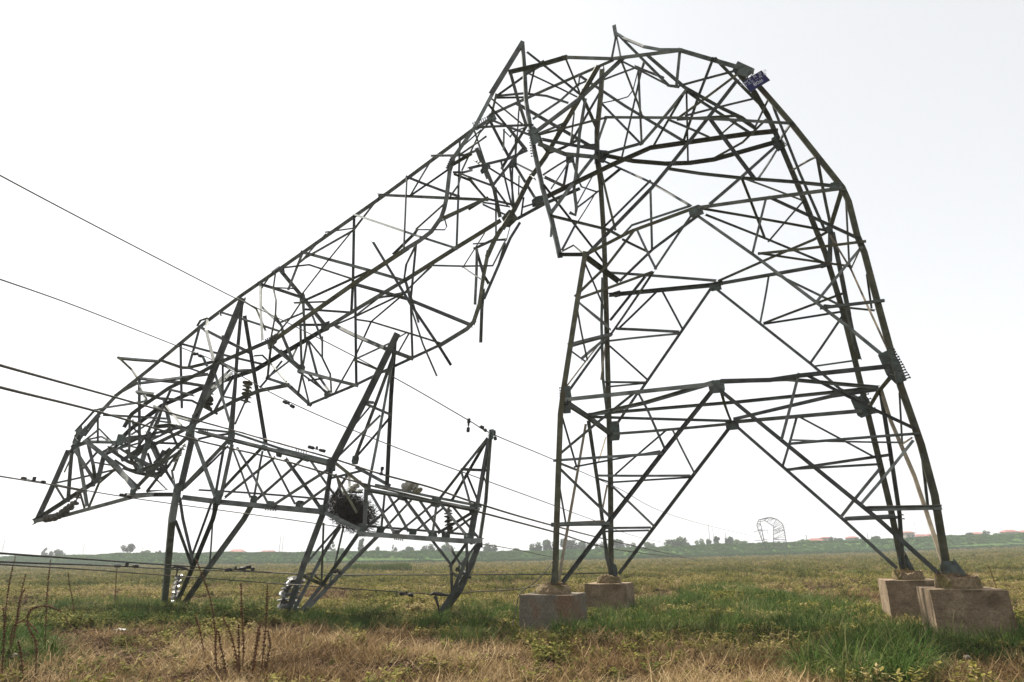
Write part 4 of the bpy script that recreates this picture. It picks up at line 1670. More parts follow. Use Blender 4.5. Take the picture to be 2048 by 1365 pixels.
PW = proto('leafy_weed', f_weed, M_WEED, 6)
PR = proto('reed_clump', f_tuft(1.3, 60, .5, .03, .25, .6), M_GRASS, 3)
PB = proto('scrub_clump', f_bush, M_BUSH, 5)

def scatter(name, coll, X, Y, scale, tint, mat, z=None):
    N = len(X)
    Z = terrain(X, Y) if z is None else z
    me = bpy.data.meshes.new(name)
    me.vertices.add(N)
    me.vertices.foreach_set('co', np.stack([X, Y, Z], -1).astype('f4').ravel())
    for an, v in (('scl', scale), ('tint', tint), ('rot', RNG.uniform(0, 6.283, N))):
        me.attributes.new(an, 'FLOAT', 'POINT').data.foreach_set('value', np.asarray(v, 'f4'))
    me.attributes.new('pick', 'INT', 'POINT').data.foreach_set('value', RNG.integers(0, len(coll.objects), N).astype('i4'))
    me.materials.append(mat)
    o = link(bpy.data.objects.new(name, me))
    ng = bpy.data.node_groups.new(name, 'GeometryNodeTree')
    ng.interface.new_socket('Geometry', in_out='INPUT', socket_type='NodeSocketGeometry')
    ng.interface.new_socket('Geometry', in_out='OUTPUT', socket_type='NodeSocketGeometry')
    n, l = ng.nodes, ng.links
    gi, go = n.new('NodeGroupInput'), n.new('NodeGroupOutput')
    ci = n.new('GeometryNodeCollectionInfo')
    ci.inputs['Collection'].default_value = coll
    ci.inputs['Separate Children'].default_value = True
    ci.inputs['Reset Children'].default_value = True
    ip = n.new('GeometryNodeInstanceOnPoints')
    ip.inputs['Pick Instance'].default_value = True
    def attr(nm, typ='FLOAT'):
        a = n.new('GeometryNodeInputNamedAttribute')
        a.data_type = typ
        a.inputs['Name'].default_value = nm
        return a.outputs['Attribute']
    cx = n.new('ShaderNodeCombineXYZ')
    l.new(attr('rot'), cx.inputs['Z'])
    l.new(gi.outputs[0], ip.inputs['Points'])
    l.new(ci.outputs[0], ip.inputs['Instance'])
    l.new(attr('pick', 'INT'), ip.inputs['Instance Index'])
    l.new(cx.outputs[0], ip.inputs['Rotation'])
    l.new(attr('scl'), ip.inputs['Scale'])
    l.new(ip.outputs[0], go.inputs[0])
    md = o.modifiers.new('scatter', 'NODES')
    md.node_group = ng
    o['kind'] = 'stuff'
    return o
def spots(N, d0, d1, p=0.0, wide=1.0):
    """places over the field, thinning with distance"""
    N = int(N * 1.24)
    v = RNG.random(N)
    D = d0 * (d1 / d0) ** v if p == 0 else (d0 ** p + v * (d1 ** p - d0 ** p)) ** (1 / p)
    u = RNG.uniform(-1.15 * wide, 1.15 * wide, N)
    return u * D, D
def clear(X, Y):
    """leave the footings free"""
    ok = np.ones(len(X), bool)
    for x, y, t in ((1912, 1152, 0), (1812, 1138, 1), (1106, 1168, 0), (1218, 1152, 1)):
        p = slab(x, y, t)
        dx, dy = X - p.x, Y - p.y
        a = np.abs(dx * .935 - dy * .355)
        b = np.abs(dx * .355 + dy * .935)
        ok &= ~((a < .74) & (b < (1.35 if x < 1300 else .95)) & (dy < .3)) & ~((a < .72) & (b < .72))
    return ok
def clumpy(X, Y, s=1.0):
    return .5 + .28 * np.sin(X * .9 * s + 1.7 * np.sin(Y * .6 * s)) + .22 * np.sin(Y * 1.7 * s + 2.1 * np.sin(X * .8 * s))
def gate(v, lo, hi):
    return np.clip((v - lo) / (hi - lo), 0, 1)
# lush green grass in its patches
X, Y = spots(60000, 8.5, 34)
lu = patch(X, Y, LUSH, .5) * gate(vn(X, Y, .7, 1), .3, .6)
k = (RNG.random(len(X)) < lu * .75) & clear(X, Y)
X, Y = X[k], Y[k]
scatter('green_grass', PG, X, Y, RNG.uniform(.4, .95, len(X)) * (.6 + .95 * vn(X, Y, 1.3, 2)), np.clip(vn(X, Y, .9, 3) * .6 + RNG.uniform(-.1, .15, len(X)), 0, .7), M_GRASS)
X, Y = spots(9000, 8.5, 30)
lu = np.maximum(patch(X, Y, LUSH, .3) * .32, patch(X, Y, [(1745, 1335, 120, 28), (1400, 1190, 40, 22), (1480, 1180, 30, 20), (1900, 1285, 130, 18), (1900, 1262, 100, 12), (945, 1235, 60, 18), (1530, 1232, 190, 26), (1640, 1258, 90, 20), (1150, 1262, 40, 12), (1230, 1225, 40, 10)], .3) * .85)
k = (RNG.random(len(X)) < lu * gate(vn(X, Y, .6, 4), .1, .5)) & clear(X, Y)
X, Y = X[k], Y[k]
scatter('long_grass', PGL, X, Y, RNG.uniform(.5, 1.0, len(X)) * (1 + .15 * patch(X, Y, [(1745, 1335, 130, 34)], .3)), RNG.uniform(.0, .72, len(X)), M_GRASS)
# sparse green grass everywhere, in drifts
X, Y = spots(26000, 8.5, 150)
k = (RNG.random(len(X)) < gate(vn(X, Y, 2.2, 5) + .4 * vn(X, Y, .7, 6), .62, 1.05) * .8 * (1 - .85 * patch(X, Y, SOIL + STRAW))) & clear(X, Y)
X, Y = X[k], Y[k]
scatter('field_grass', PG, X, Y, RNG.uniform(.3, .65, len(X)) * (1 + Y / 200), RNG.uniform(.15, .95, len(X)), M_GRASS)
# dry grass in tufts
X, Y = spots(40000, 8.5, 120)
k = (RNG.random(len(X)) < np.clip(.12 + .3 * patch(X, Y, STRAW, .6) - .5 * patch(X, Y, LUSH) - .3 * patch(X, Y, SOIL), .02, 1) * gate(vn(X, Y, .7, 7) + .5 * vn(X, Y, 3.1, 8), .7, .95)) & clear(X, Y)
X, Y = X[k], Y[k]
scatter('dry_grass', PD, X, Y, RNG.uniform(.35, .95, len(X)) * (.6 + .7 * vn(X, Y, 1.6, 9)) * (1 + Y / 200), np.clip(vn(X, Y, 1.2, 10) * .6 + RNG.uniform(-.1, .2, len(X)), 0, .8), M_DRY)
X, Y = spots(34000, 8.3, 45)
k = (RNG.random(len(X)) < np.clip(.40 + .4 * patch(X, Y, STRAW, .6) + .1 * patch(X, Y, SOIL, .5) - .6 * patch(X, Y, LUSH), .05, 1) * gate(vn(X, Y, .45, 12), .35, .62)) & clear(X, Y)
X, Y = X[k], Y[k]
scatter('straw_litter', PL, X, Y, RNG.uniform(.6, 1.3, len(X)), np.clip(vn(X, Y, .7, 13) * .7 + RNG.uniform(-.1, .25, len(X)), 0, .95), M_DRY)
# low leafy weeds, the main cover of the field
X, Y = spots(70000, 8.5, 225)
dens = np.clip(.95 - .8 * patch(X, Y, SOIL) - .7 * patch(X, Y, STRAW) - .35 * patch(X, Y, LUSH), .05, 1) * np.clip((Y - 8.5) / 8, .06, 1) * gate(vn(X, Y, 1.1, 14) + .5 * vn(X, Y, 4, 15), .42, .85)
k = (RNG.random(len(X)) < dens) & clear(X, Y)
X, Y = X[k], Y[k]
tn = np.clip(.06 + .55 * vn(X, Y, 2.5, 16) + .35 * vn(X * .35, Y, 7, 17) + RNG.uniform(-.15, .2, len(X)), 0, .85)
scatter('field_weeds', PW, X, Y, RNG.uniform(.4, .9, len(X)) * (.7 + .6 * vn(X, Y, 2, 18)) * (.95 + Y / 240), tn, M_WEED)
# dead grass caught on top of the footings
fx, fy, fz = [], [], []
for (x, y, t), zt, n in (((1912, 1152, 0), 1.06, 26), ((1812, 1138, 1), 1.03, 12), ((1106, 1168, 0), .86, 16), ((1218, 1152, 1), .90, 6)):
    p = slab(x, y, t)
    for _ in range(n):
        a, q = RNG.uniform(0, 6.28), .33 * math.sqrt(RNG.random())
        fx.append(p.x + q * math.cos(a)); fy.append(p.y + q * math.sin(a)); fz.append(zt + .02)
scatter('dead_grass', PL, np.array(fx), np.array(fy), RNG.uniform(.3, .55, len(fx)), RNG.uniform(.1, .6, len(fx)), M_DRY, np.array(fz))
# broken clods of turned soil
def f_clods(mb, r):
    for _ in range(9):
        a = r.uniform(0, 6.283)
        rad = .38 * math.sqrt(r.random())
        c = Vector((rad * math.cos(a), rad * math.sin(a), r.uniform(-.01, .03)))
        q = r.uniform(.02, .085)
        vs = []
        for z, k, n in ((-.6, .8, 5), (.1, 1.0, 5), (.7, .6, 5)):
            for i in range(n):
                t = 6.283 * i / n + r.uniform(-.3, .3)
                kk = k * r.uniform(.7, 1.2)
                vs.append(c + Vector((math.cos(t) * kk, math.sin(t) * kk, z * r.uniform(.6, 1))) * q)
        fs = [(j * 5 + i, j * 5 + (i + 1) % 5, j * 5 + 5 + (i + 1) % 5, j * 5 + 5 + i) for j in range(2) for i in range(5)] + [(10, 11, 12, 13, 14)]
        mb.add(vs, fs)
M_CLOD = tint_material('soil_clods', [(0, (0.018, 0.011, 0.007)), (.5, (0.055, 0.032, 0.018)), (1.0, (0.118, 0.076, 0.046))], .95, 0)
PC = proto('soil_clod', f_clods, M_CLOD, 5)
X, Y = spots(30000, 8.3, 40)
k = (RNG.random(len(X)) < np.clip(.35 + .65 * patch(X, Y, SOIL, .6) + .4 * patch(X, Y, STRAW, .5) - .5 * patch(X, Y, LUSH), .0, 1) * gate(vn(X, Y, .7, 21), .1, .4)) & clear(X, Y)
X, Y = X[k], Y[k]
scatter('soil_clods', PC, X, Y, RNG.uniform(.5, 1.4, len(X)), np.clip(vn(X, Y, 1.0, 22) * .6 + RNG.uniform(-.1, .2, len(X)), 0, .8), M_CLOD)
# strip of reeds in the middle distance
p0 = on_ground(760, 1141)
N = 260
X, Y = p0.x + RNG.uniform(-1, 1, N) * 3.2, p0.y + RNG.normal(0, 1.6, N)
X = X * 1.0
q = np.array([on_ground(x, 1140) for x in RNG.uniform(695, 815, N)])
scatter('reeds', PR, q[:, 0], q[:, 1] + RNG.normal(0, 1.2, N), RNG.uniform(.5, .95, N), RNG.uniform(.2, .6, N), M_GRASS)
# scrub on the bank, and a foot row tinted dark as shadow line
N = 18000
u = RNG.uniform(-1.15, 1.15, N)
Y = RNG.uniform(240, 275, N)
X = u * Y
scatter('bank_scrub', PB, X, Y, RNG.uniform(.4, 1.0, N), RNG.uniform(0, .75, N) * (.4 + .6 * vn(X, Y, 9, 31)), M_BUSH)
N = 7200
u = RNG.uniform(-1.15, 1.15, N)
X = u * 236
foot = 236 + 5 * np.sin(X * .021) + 3 * np.sin(X * .06 + 1)
Y = foot + RNG.normal(-2, 1.2, N)
scatter('scrub_line', PB, X, Y, RNG.uniform(.5, 1.1, N), RNG.uniform(0, .15, N), M_BUSH)

# ------------------------------------------------------------------ dock stalks
M_DOCK = noisy('rust_red_dock_seed', (.04, .017, .009), (.12, .045, .02), 30, .85, 0, (.08, .05, .016), 14, .55, rand=.25)
M_STEM = noisy('dry_stem', (.06, .028, .015), (.12, .065, .033), 20, .8)
def dock(label, px, D=None, side=0, dense=1.0, group='dry dock stalks', name='dock_plant'):
    """px: picture places of the stalk from root to tip"""
    root = on_ground(*px[0]) if D is None else at(px[0][0], px[0][1], D)
    if D is None: D = root.y
    root = Vector((root.x, root.y, float(terrain(root.x, root.y))))
    pts = [root] + [at(x, y, D + random.uniform(-.05, .05)) for x, y in px[1:]]
    P = catmull([p - root for p in pts], 6)
    t = thing(name, label, 'plant', group, loc=root)
    mb = MB()
    n = len(P)
    mb.tube(P, [.010 * (1 - .5 * i / (n - 1)) for i in range(n)], 5)
    mb.build('stem', M_STEM, t)
    r = random.Random(int(px[0][0]))
    mb = MB()
    L = [0]
    for a, b in zip(P, P[1:]): L.append(L[-1] + (b - a).length)
    s = L[-1] * .28
    while s < L[-1]:
        j = min(max(i for i in range(n) if L[i] <= s), n - 2)
        p = P[j] + (P[j + 1] - P[j]) * ((s - L[j]) / max(1e-6, L[j + 1] - L[j]))
        f = s / L[-1]
        rad = .026 * (1.15 - f) + .009
        for _ in range(int(9 * dense)):
            a = r.uniform(0, 6.28)
            c = p + Vector((math.cos(a), math.sin(a), r.uniform(-.7, .4))) * rad * r.uniform(.3, 1)
            e = r.uniform(.006, .011)
            d = Vector((r.uniform(-1, 1), r.uniform(-1, 1), r.uniform(-1, 1))).normalized() * e
            g = d.cross(Vector((.3, .5, .8))).normalized() * e
            h = d.cross(g).normalized() * e
            mb.add([c + d * 1.4, c + g, c + h, c - g, c - h, c - d * 1.4], [(0, 1, 2), (0, 2, 3), (0, 3, 4), (0, 4, 1), (5, 2, 1), (5, 3, 2), (5, 4, 3), (5, 1, 4)])
        s += r.uniform(.03, .04) if f > .6 else r.uniform(.045, .065)
    o = mb.build('seed_spike', M_DOCK, t)
    return t
for lab, px in (
    ('tall dark stalk near the left edge with a bare tip above the low cables', [(4, 1300), (14, 1200), (22, 1150), (31, 1114)]),
    ('straight dark stalk second from the left edge, rising to the low cables', [(88, 1310), (92, 1240), (95, 1180), (101, 1119)]),
    ('thin leaning stalk just left of the straight dark one', [(30, 1290), (36, 1230), (44, 1180), (52, 1147)]),
    ('short leaning stalk between the left dark stalks', [(20, 1320), (30, 1260), (40, 1200), (51, 1176)]),
    ('thin stalk bowed to the right, standing alone in the left weeds', [(150, 1255), (146, 1205), (140, 1175), (136, 1145)]),
    ('fine thin stalk under the pair of black cable weights', [(230, 1225), (231, 1190), (232, 1160), (234, 1134)]),
    ('long stalk leaning left in front of the leftmost props', [(432, 1330), (428, 1240), (418, 1190), (402, 1145), (392, 1119)]),
    ('tallest rust red stalk left of the second prop', [(484, 1362), (487, 1290), (484, 1230), (482, 1165)]),
    ('thick upright rust red stalk right of the tallest one', [(520, 1362), (528, 1290), (533, 1225), (535, 1168)]),
    ('red stalk leaning left, lower than the tall pair', [(500, 1365), (508, 1330), (516, 1280), (522, 1243)]),
    ('red tipped stalk bowed left between grass and the tall pair', [(482, 1372), (472, 1310), (460, 1265), (446, 1235)]),
    ('dark red stalk with a thick lower spike beside the straw', [(437, 1375), (432, 1320), (431, 1285), (434, 1256)]),
    ('short reddish stalk leaning left under the leftmost props', [(412, 1330), (405, 1290), (398, 1255), (390, 1230)]),
    ('slim stalk fanned out to the left of the fan of stalks', [(455, 1365), (447, 1320), (440, 1285), (436, 1262)]),
    ('slim stalk in the middle of the fan of stalks', [(482, 1368), (478, 1320), (478, 1285), (477, 1250)]),
    ('slim dark stalk right of the fan, leaning right', [(502, 1368), (506, 1330), (512, 1290), (517, 1254)]),
    ('slim drooping stalk at the right end of the fan', [(530, 1360), (535, 1320), (540, 1290), (536, 1262)]),
    ('thin stalk with a bent tip at the lower left corner', [(2, 1365), (8, 1290), (9, 1240), (6, 1215)]),
    ('arched rust stalk bent over to the right near the lower left corner', [(70, 1372), (72, 1290), (55, 1250), (62, 1220), (95, 1212), (125, 1225)]),
    ('low arched red stalk curving down to the right at lower left', [(20, 1330), (24, 1262), (42, 1242), (60, 1248), (76, 1266)]),
    ('leaning rust stalk beside the white scrap', [(170, 1290), (150, 1262), (136, 1246), (130, 1232)]),
    ('dark stubby stalk low in the left corner', [(48, 1375), (44, 1330), (40, 1300), (36, 1282)]),
    ('slender stalk behind the near right footing, leaning left', [(2010, 1215), (1995, 1180), (1984, 1150), (1976, 1131)])):
    dock(lab, px)

# small litter
def scrap():
    p = on_ground(240, 1267)
    t = thing('plastic_scrap', 'crumpled white plastic scrap on the ground at lower left', 'litter', loc=p)
    r = random.Random(2)
    vs, fs = [], []
    for j in range(6):
        for i in range(10):
            vs.append(((i - 4.5) * .032 + r.uniform(-.01, .01), (j - 2.5) * .035 + r.uniform(-.01, .01), .05 + r.uniform(-.02, .05) * (1 - abs(i - 4.5) / 6) + .03))
    for j in range(5):
        for i in range(9):
            fs.append((j * 10 + i, j * 10 + i + 1, j * 10 + i + 11, j * 10 + i + 10))
    o = mesh_obj('sheet', vs, fs, noisy('white_plastic', (.42, .43, .40), (.55, .55, .52), 8, .4), t)
    md = o.modifiers.new('thickness', 'SOLIDIFY'); md.thickness = .004
scrap()
M_STONE = noisy('pale_stone', (.2, .17, .135), (.33, .29, .24), 9, .9, bump=.6)
for i, (x, y, s, lab) in enumerate(((1939, 1338, .045, 'pale stone in the dry grass below the nearest right footing'), (632, 1234, .05, 'small white stone right of the second prop foot'),
                                    (556, 1253, .05, 'pale stone left of the second prop foot'), (22, 1332, .06, 'small stone in the lower left corner'),
                                    (1188, 1282, .06, 'pale clod in front of the left footings'))):
    p = on_ground(x, y)
    r = random.Random(i)
    bm = bmesh.new()
    bmesh.ops.create_icosphere(bm, subdivisions=2, radius=s)
    for v in bm.verts:
        v.co *= r.uniform(.82, 1.12)
        v.co.z *= .7
    me = bpy.data.meshes.new('stone'); bm.to_mesh(me); bm.free()
    me.materials.append(M_STONE)
    o = link(bpy.data.objects.new('stone', me))
    o.location = (p.x, p.y, .06)
    tag(o, lab, 'stone', 'pale stones on the ground')
# ------------------------------------------------------------------ far trees
def crown_mesh(name, kind, seed):
    r = random.Random(seed)
    mb = MB()
    blobs = []
    if kind == 'round':
        for _ in range(11): blobs.append((r.uniform(-.34, .34), r.uniform(-.34, .34), r.uniform(.32, .8), r.uniform(.15, .26)))
    elif kind == 'wide':
        for _ in range(14): blobs.append((r.uniform(-.42, .42), r.uniform(-.3, .3), r.uniform(.25, .78), r.uniform(.14, .24)))
    elif kind == 'sparse':
        for _ in range(9): blobs.append((r.uniform(-.3, .3), r.uniform(-.25, .25), r.uniform(.3, .95), r.uniform(.07, .14)))
    else:
        for i in range(9): blobs.append((r.uniform(-.14, .14), r.uniform(-.14, .14), .2 + .08 * i, r.uniform(.1, .17)))
    n = 70 if kind == 'sparse' else 150
    for bx, by, bz, br in blobs:
        for _ in range(n):
            d = Vector((r.gauss(0, 1), r.gauss(0, 1), r.gauss(0, 1))).normalized() * br * r.uniform(.55, 1.08)
            p = Vector((bx, by, bz)) + d
            a = Vector((r.gauss(0, 1), r.gauss(0, 1), r.gauss(0, 1))).normalized() * r.uniform(.03, .06)
            b = a.cross(d).normalized() * r.uniform(.025, .045)
            mb.add([p - a, p + b, p + a, p - b], [(0, 1, 2, 3)])
    me = bpy.data.meshes.new(name)
    me.from_pydata(mb.v, [], mb.f)
    return me
def trunk_mesh(kind, seed):
    r = random.Random(seed)
    mb = MB()
    w = .022 if kind != 'sparse' else .014
    mb.tube([(0, 0, -.15), (0, 0, .15), (r.uniform(-.03, .03), 0, .45), (r.uniform(-.05, .05), 0, .75)], [w * 1.3, w, w * .7, w * .3], 6)
    for _ in range(7):
        a = r.uniform(0, 6.28)
        z = r.uniform(.2, .6)
        mb.tube([(0, 0, z), (.14 * math.cos(a), .14 * math.sin(a), z + .14), (.3 * math.cos(a), .3 * math.sin(a), z + .3)], [w * .45, w * .3, w * .12], 4)
    me = bpy.data.meshes.new('trunk')
    me.from_pydata(mb.v, [], mb.f)
    return me
LEAF = [noisy('tree_foliage_dark', (.022, .052, .014), (.05, .10, .028), 2.0, .9, rand=.2), noisy('tree_foliage_mid', (.04, .085, .016), (.09, .15, .035), 2.0, .9, rand=.2)]
BARK = noisy('bark', (.07, .055, .04), (.13, .10, .075), 6, .9)
LIB = {}
for kd in ('round', 'wide', 'sparse', 'tall'):
    for v in range(2):
        for li in range(2):
            m = crown_mesh('crown', kd, 40 + v * 7 + len(kd))
            m.materials.append(LEAF[li])
            LIB[kd, v, li] = m
        tm = trunk_mesh(kd, v)
        tm.materials.append(BARK)
        LIB[kd, v, 't'] = tm
def tree(px, ytop, wpx, kd, label, D, leaf=0, v=0):
    a, b = ray(px, ytop)
    top = at(px, ytop, D)
    zb = float(terrain(top.x, D))
    m = depth_of(top) / FPX
    W = max(wpx * m, 1.0)
    H = max(top.z - zb, W * .8)
    t = thing('tree', label, 'tree', 'trees behind the far bank', loc=(top.x, D, top.z - H))
    k = .95 if kd != 'tall' else .5
    for nm, key in (('crown', leaf), ('trunk', 't')):
        o = link(bpy.data.objects.new(nm, LIB[kd, v, key]), t)
        o.scale = (W / k, W / k, H * (1.0 if kd != 'sparse' else .98))
        if nm == 'crown': o.rotation_euler.z = random.choice((0, math.pi))
TREES = [
    (91, 1094, 9, 'tall', 'slim pale tree, leftmost on the horizon', 420, 0), (101, 1101, 11, 'round', 'low bush between the slim pale tree and the umbrella shaped one at far left', 330, 0),
    (123, 1098, 19, 'wide', 'umbrella shaped small tree on the far left bank', 320, 0), (259, 1086, 20, 'round', 'lone dark round tree standing on the left bank', 290, 0),
    (287, 1100, 22, 'wide', 'low bush right of the lone dark round tree', 300, 1), (318, 1100, 9, 'round', 'tiny bush left of the leftmost prop', 300, 0),
    (662, 1083, 24, 'sparse', 'thin airy tree seen between the bars of the second prop', 300, 0), (688, 1095, 18, 'round', 'low bush beside the thin airy tree', 310, 1),
    (724, 1075, 14, 'tall', 'narrow ragged tree under the nest corner plate', 300, 0), (756, 1093, 9, 'tall', 'tiny pointed tree right of the narrow ragged one', 310, 0),
    (789, 1089, 14, 'sparse', 'nearly bare small tree under the crossarm', 310, 0), (818, 1093, 28, 'wide', 'low wide clump under the middle of the right crossarm half', 320, 0),
    (856, 1087, 28, 'round', 'rounded tree left of the hanging crossarm end', 315, 0), (892, 1089, 42, 'wide', 'broad tree clump behind the hanging crossarm end', 320, 0),
    (981, 1085, 30, 'round', 'rounded tree right of the hanging crossarm end', 315, 0), (1031, 1096, 22, 'wide', 'low hazy clump above the gap before the grey footing', 340, 1),
    (1071, 1083, 28, 'round', 'tree just left of the grey footing leg', 315, 0), (1100, 1077, 28, 'round', 'taller tree behind the grey footing leg', 315, 0),
    (1140, 1076, 38, 'wide', 'broad tree between the left legs of the pylon', 315, 0), (1170, 1081, 26, 'round', 'tree right of the broad one between the left legs', 320, 0),
    (1200, 1083, 26, 'round', 'tree left of the far left leg', 320, 0),
    (1232, 1078, 34, 'wide', 'tree right of the far left leg', 315, 0), (1262, 1084, 24, 'round', 'smaller tree second right of the far left leg', 320, 1),
    (1300, 1082, 22, 'round', 'small pale tree left of the big rounded one', 320, 1), (1346, 1073, 52, 'wide', 'biggest rounded tree in the middle of the horizon', 312, 1),
    (1380, 1083, 14, 'sparse', 'wispy small tree right of the biggest rounded one', 320, 0), (1399, 1076, 22, 'round', 'pale round tree left of the two dark upright ones', 320, 1),
    (1417, 1078, 11, 'tall', 'thin dark upright tree left of the taller dark one', 315, 0), (1431, 1071, 15, 'tall', 'taller dark upright tree left of the distant fallen pylon', 312, 0),
    (1455, 1071, 17, 'round', 'dark round-headed tree nearer the distant fallen pylon', 312, 0), (1482, 1078, 36, 'wide', 'bright green wide tree just left of the distant fallen pylon', 315, 1),
    (1536, 1081, 18, 'round', 'bush seen through the distant fallen pylon', 320, 0), (1562, 1083, 18, 'wide', 'low bush at the right foot of the distant fallen pylon', 320, 0),
    (1610, 1078, 40, 'wide', 'long low thicket right of the distant fallen pylon', 300, 1), (1664, 1073, 18, 'round', 'dark bush beside the first red roof', 300, 0),
    (1680, 1076, 18, 'wide', 'second dark bush beside the first red roof', 300, 0), (1715, 1075, 18, 'round', 'bush right of the sloping far brace', 300, 0),
    (1747, 1071, 18, 'round', 'round bush left of the far right leg', 300, 0), (1770, 1076, 24, 'wide', 'low thicket at the far right leg', 300, 0),
    (1896, 1069, 18, 'round', 'bush just right of the near right leg', 295, 0), (1918, 1073, 20, 'wide', 'low thicket before the right hand red roofs', 295, 0),
    (1937, 1065, 18, 'wide', 'leaning dark tree before the wide red roof', 290, 0), (1970, 1060, 15, 'round', 'dark upright tree between two red roofs near the right edge', 290, 0),
    (1995, 1066, 20, 'wide', 'low dark tree left of the large red roof at the edge', 290, 0), (2028, 1071, 26, 'wide', 'thicket below the red roof at the right edge', 290, 0)]
for i, (x, y, w, kd, lab, D, lf) in enumerate(TREES):
    tree(x, y, w, kd, lab, D, lf, i % 2)

# ------------------------------------------------------------------ far houses
ROOF = noisy('red_tile_roof', (.20, .075, .06), (.27, .11, .09), 1.0, .8, rand=.15)
WALL = noisy('pale_render', (.2, .17, .14), (.28, .24, .2), .6, .9, rand=.1)
WIN = noisy('dark_window', (.04, .05, .055), (.07, .08, .09), 2, .3)
def house(px, ytop, wpx, label, D, storeys=1):
    top = at(px, ytop, D)
    m = depth_of(top) / FPX
    W, dp = wpx * m, max(5.0, wpx * m * .5)
    zb = min(float(terrain(top.x, D)), top.z - 3.0)
    rh = min(2.2, W * .2)
    H = top.z - rh - zb
    t = thing('house', label, 'house', 'red roofed houses beyond the bank', loc=(top.x, D, zb))
    mb = MB(); mb.box((0, 0, H / 2), Vector((W / 2, 0, 0)), Vector((0, dp / 2, 0)), Vector((0, 0, H / 2))); mb.build('wall', WALL, t)
    e = .5
    a, b = W / 2 + e, dp / 2 + e
    mb = MB()
    mb.add([(-a, -b, H + .01), (a, -b, H + .01), (a, b, H + .01), (-a, b, H + .01), (-a * .6, 0, H + rh), (a * .6, 0, H + rh), (-a, -b, H + .2), (a, -b, H + .2), (a, b, H + .2), (-a, b, H + .2)],
           [(3, 2, 1, 0), (0, 1, 7, 6), (1, 2, 8, 7), (2, 3, 9, 8), (3, 0, 6, 9), (6, 7, 5, 4), (7, 8, 5), (8, 9, 4, 5), (9, 6, 4)])
    mb.build('roof', ROOF, t)
    n = max(2, int(W / 3))
    for s in range(storeys):
        for i in range(n):
            x = -W / 2 + W * (i + .5) / n
            mb = MB(); mb.box((x, -dp / 2 - .01, H - 1.6 - 3 * s), Vector((.55, 0, 0)), Vector((0, .04, 0)), Vector((0, 0, .6))); mb.build('window', WIN, t)
for a in [(475, 1099, 26, 'long red roof showing above the bank left of the second prop', 430), (537, 1101, 32, 'low pinkish roof just left of the second prop', 430),
          (1630, 1077, 26, 'first long red roof right of the distant fallen pylon', 380), (1650, 1074, 14, 'small red roof behind the first long one', 400), (1703, 1073, 17, 'red roof seen left of the crossing braces at the right', 370),
          (1814, 1063, 17, 'tall red topped house between the two right legs', 360), (1840, 1069, 26, 'long red roof right of the tall red topped house', 365), (1861, 1068, 14, 'small red roof against the near right leg', 380),
          (1910, 1074, 9, 'tiny red roof low right of the near right leg', 370), (1952, 1065, 20, 'wide red roof left of the dark upright tree', 360), (2017, 1060, 24, 'large red hipped roof near the right edge', 350), (2050, 1061, 20, 'red roof cut by the right edge', 350)]:
    house(*a, storeys=2 if a[2] < 18 else 1)

# ------------------------------------------------------------------ far pylons and masts
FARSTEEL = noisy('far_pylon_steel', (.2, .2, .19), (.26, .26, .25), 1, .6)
def far_pylon(px, ytop, wpx, label, D=1050, arms=2):
    top = at(px, ytop, D)
    m = depth_of(top) / FPX
    zb = float(terrain(top.x, D))
    H = top.z - zb
    w = wpx * m
    t = thing('distant_pylon', label, 'pylon', 'standing pylons on the horizon', loc=(top.x, D, zb))
    r = .11 if arms else .2
    mb = MB()
    for sx, sy in ((-1, -1), (1, -1), (-1, 1), (1, 1)):
        mb.tube([(sx * w * .5, sy * w * .5, 0), (sx * w * .14, sy * w * .14, H * .6), (sx * .15, sy * .15, H)], r, 3)
    n = 9
    for i in range(n):
        f0, f1 = i / n, (i + 1) / n
        g = lambda f: w * (.5 - .36 * f / .6) if f < .6 else w * .14 * (1 - (f - .6) / .4) + .15
        a, b = g(f0), g(f1)
        for sy in (-1, 1):
            mb.tube([(-a, sy * a, H * f0), (b, sy * b, H * f1)], r * .6, 3)
            mb.tube([(a, sy * a, H * f0), (-b, sy * b, H * f1)], r * .6, 3)
    mb.build('mast', FARSTEEL, t)
    for k in range(arms):
        z = H * (.95 - .17 * k)
        mb = MB()
        s = w * (.85 + .25 * k)
        mb.tube([(-s, 0, z), (0, 0, z + H * .03), (s, 0, z)], r, 3)
        mb.tube([(-s, 0, z), (0, 0, z - H * .03), (s, 0, z)], r * .7, 3)
        mb.build('crossarm', FARSTEEL, t)
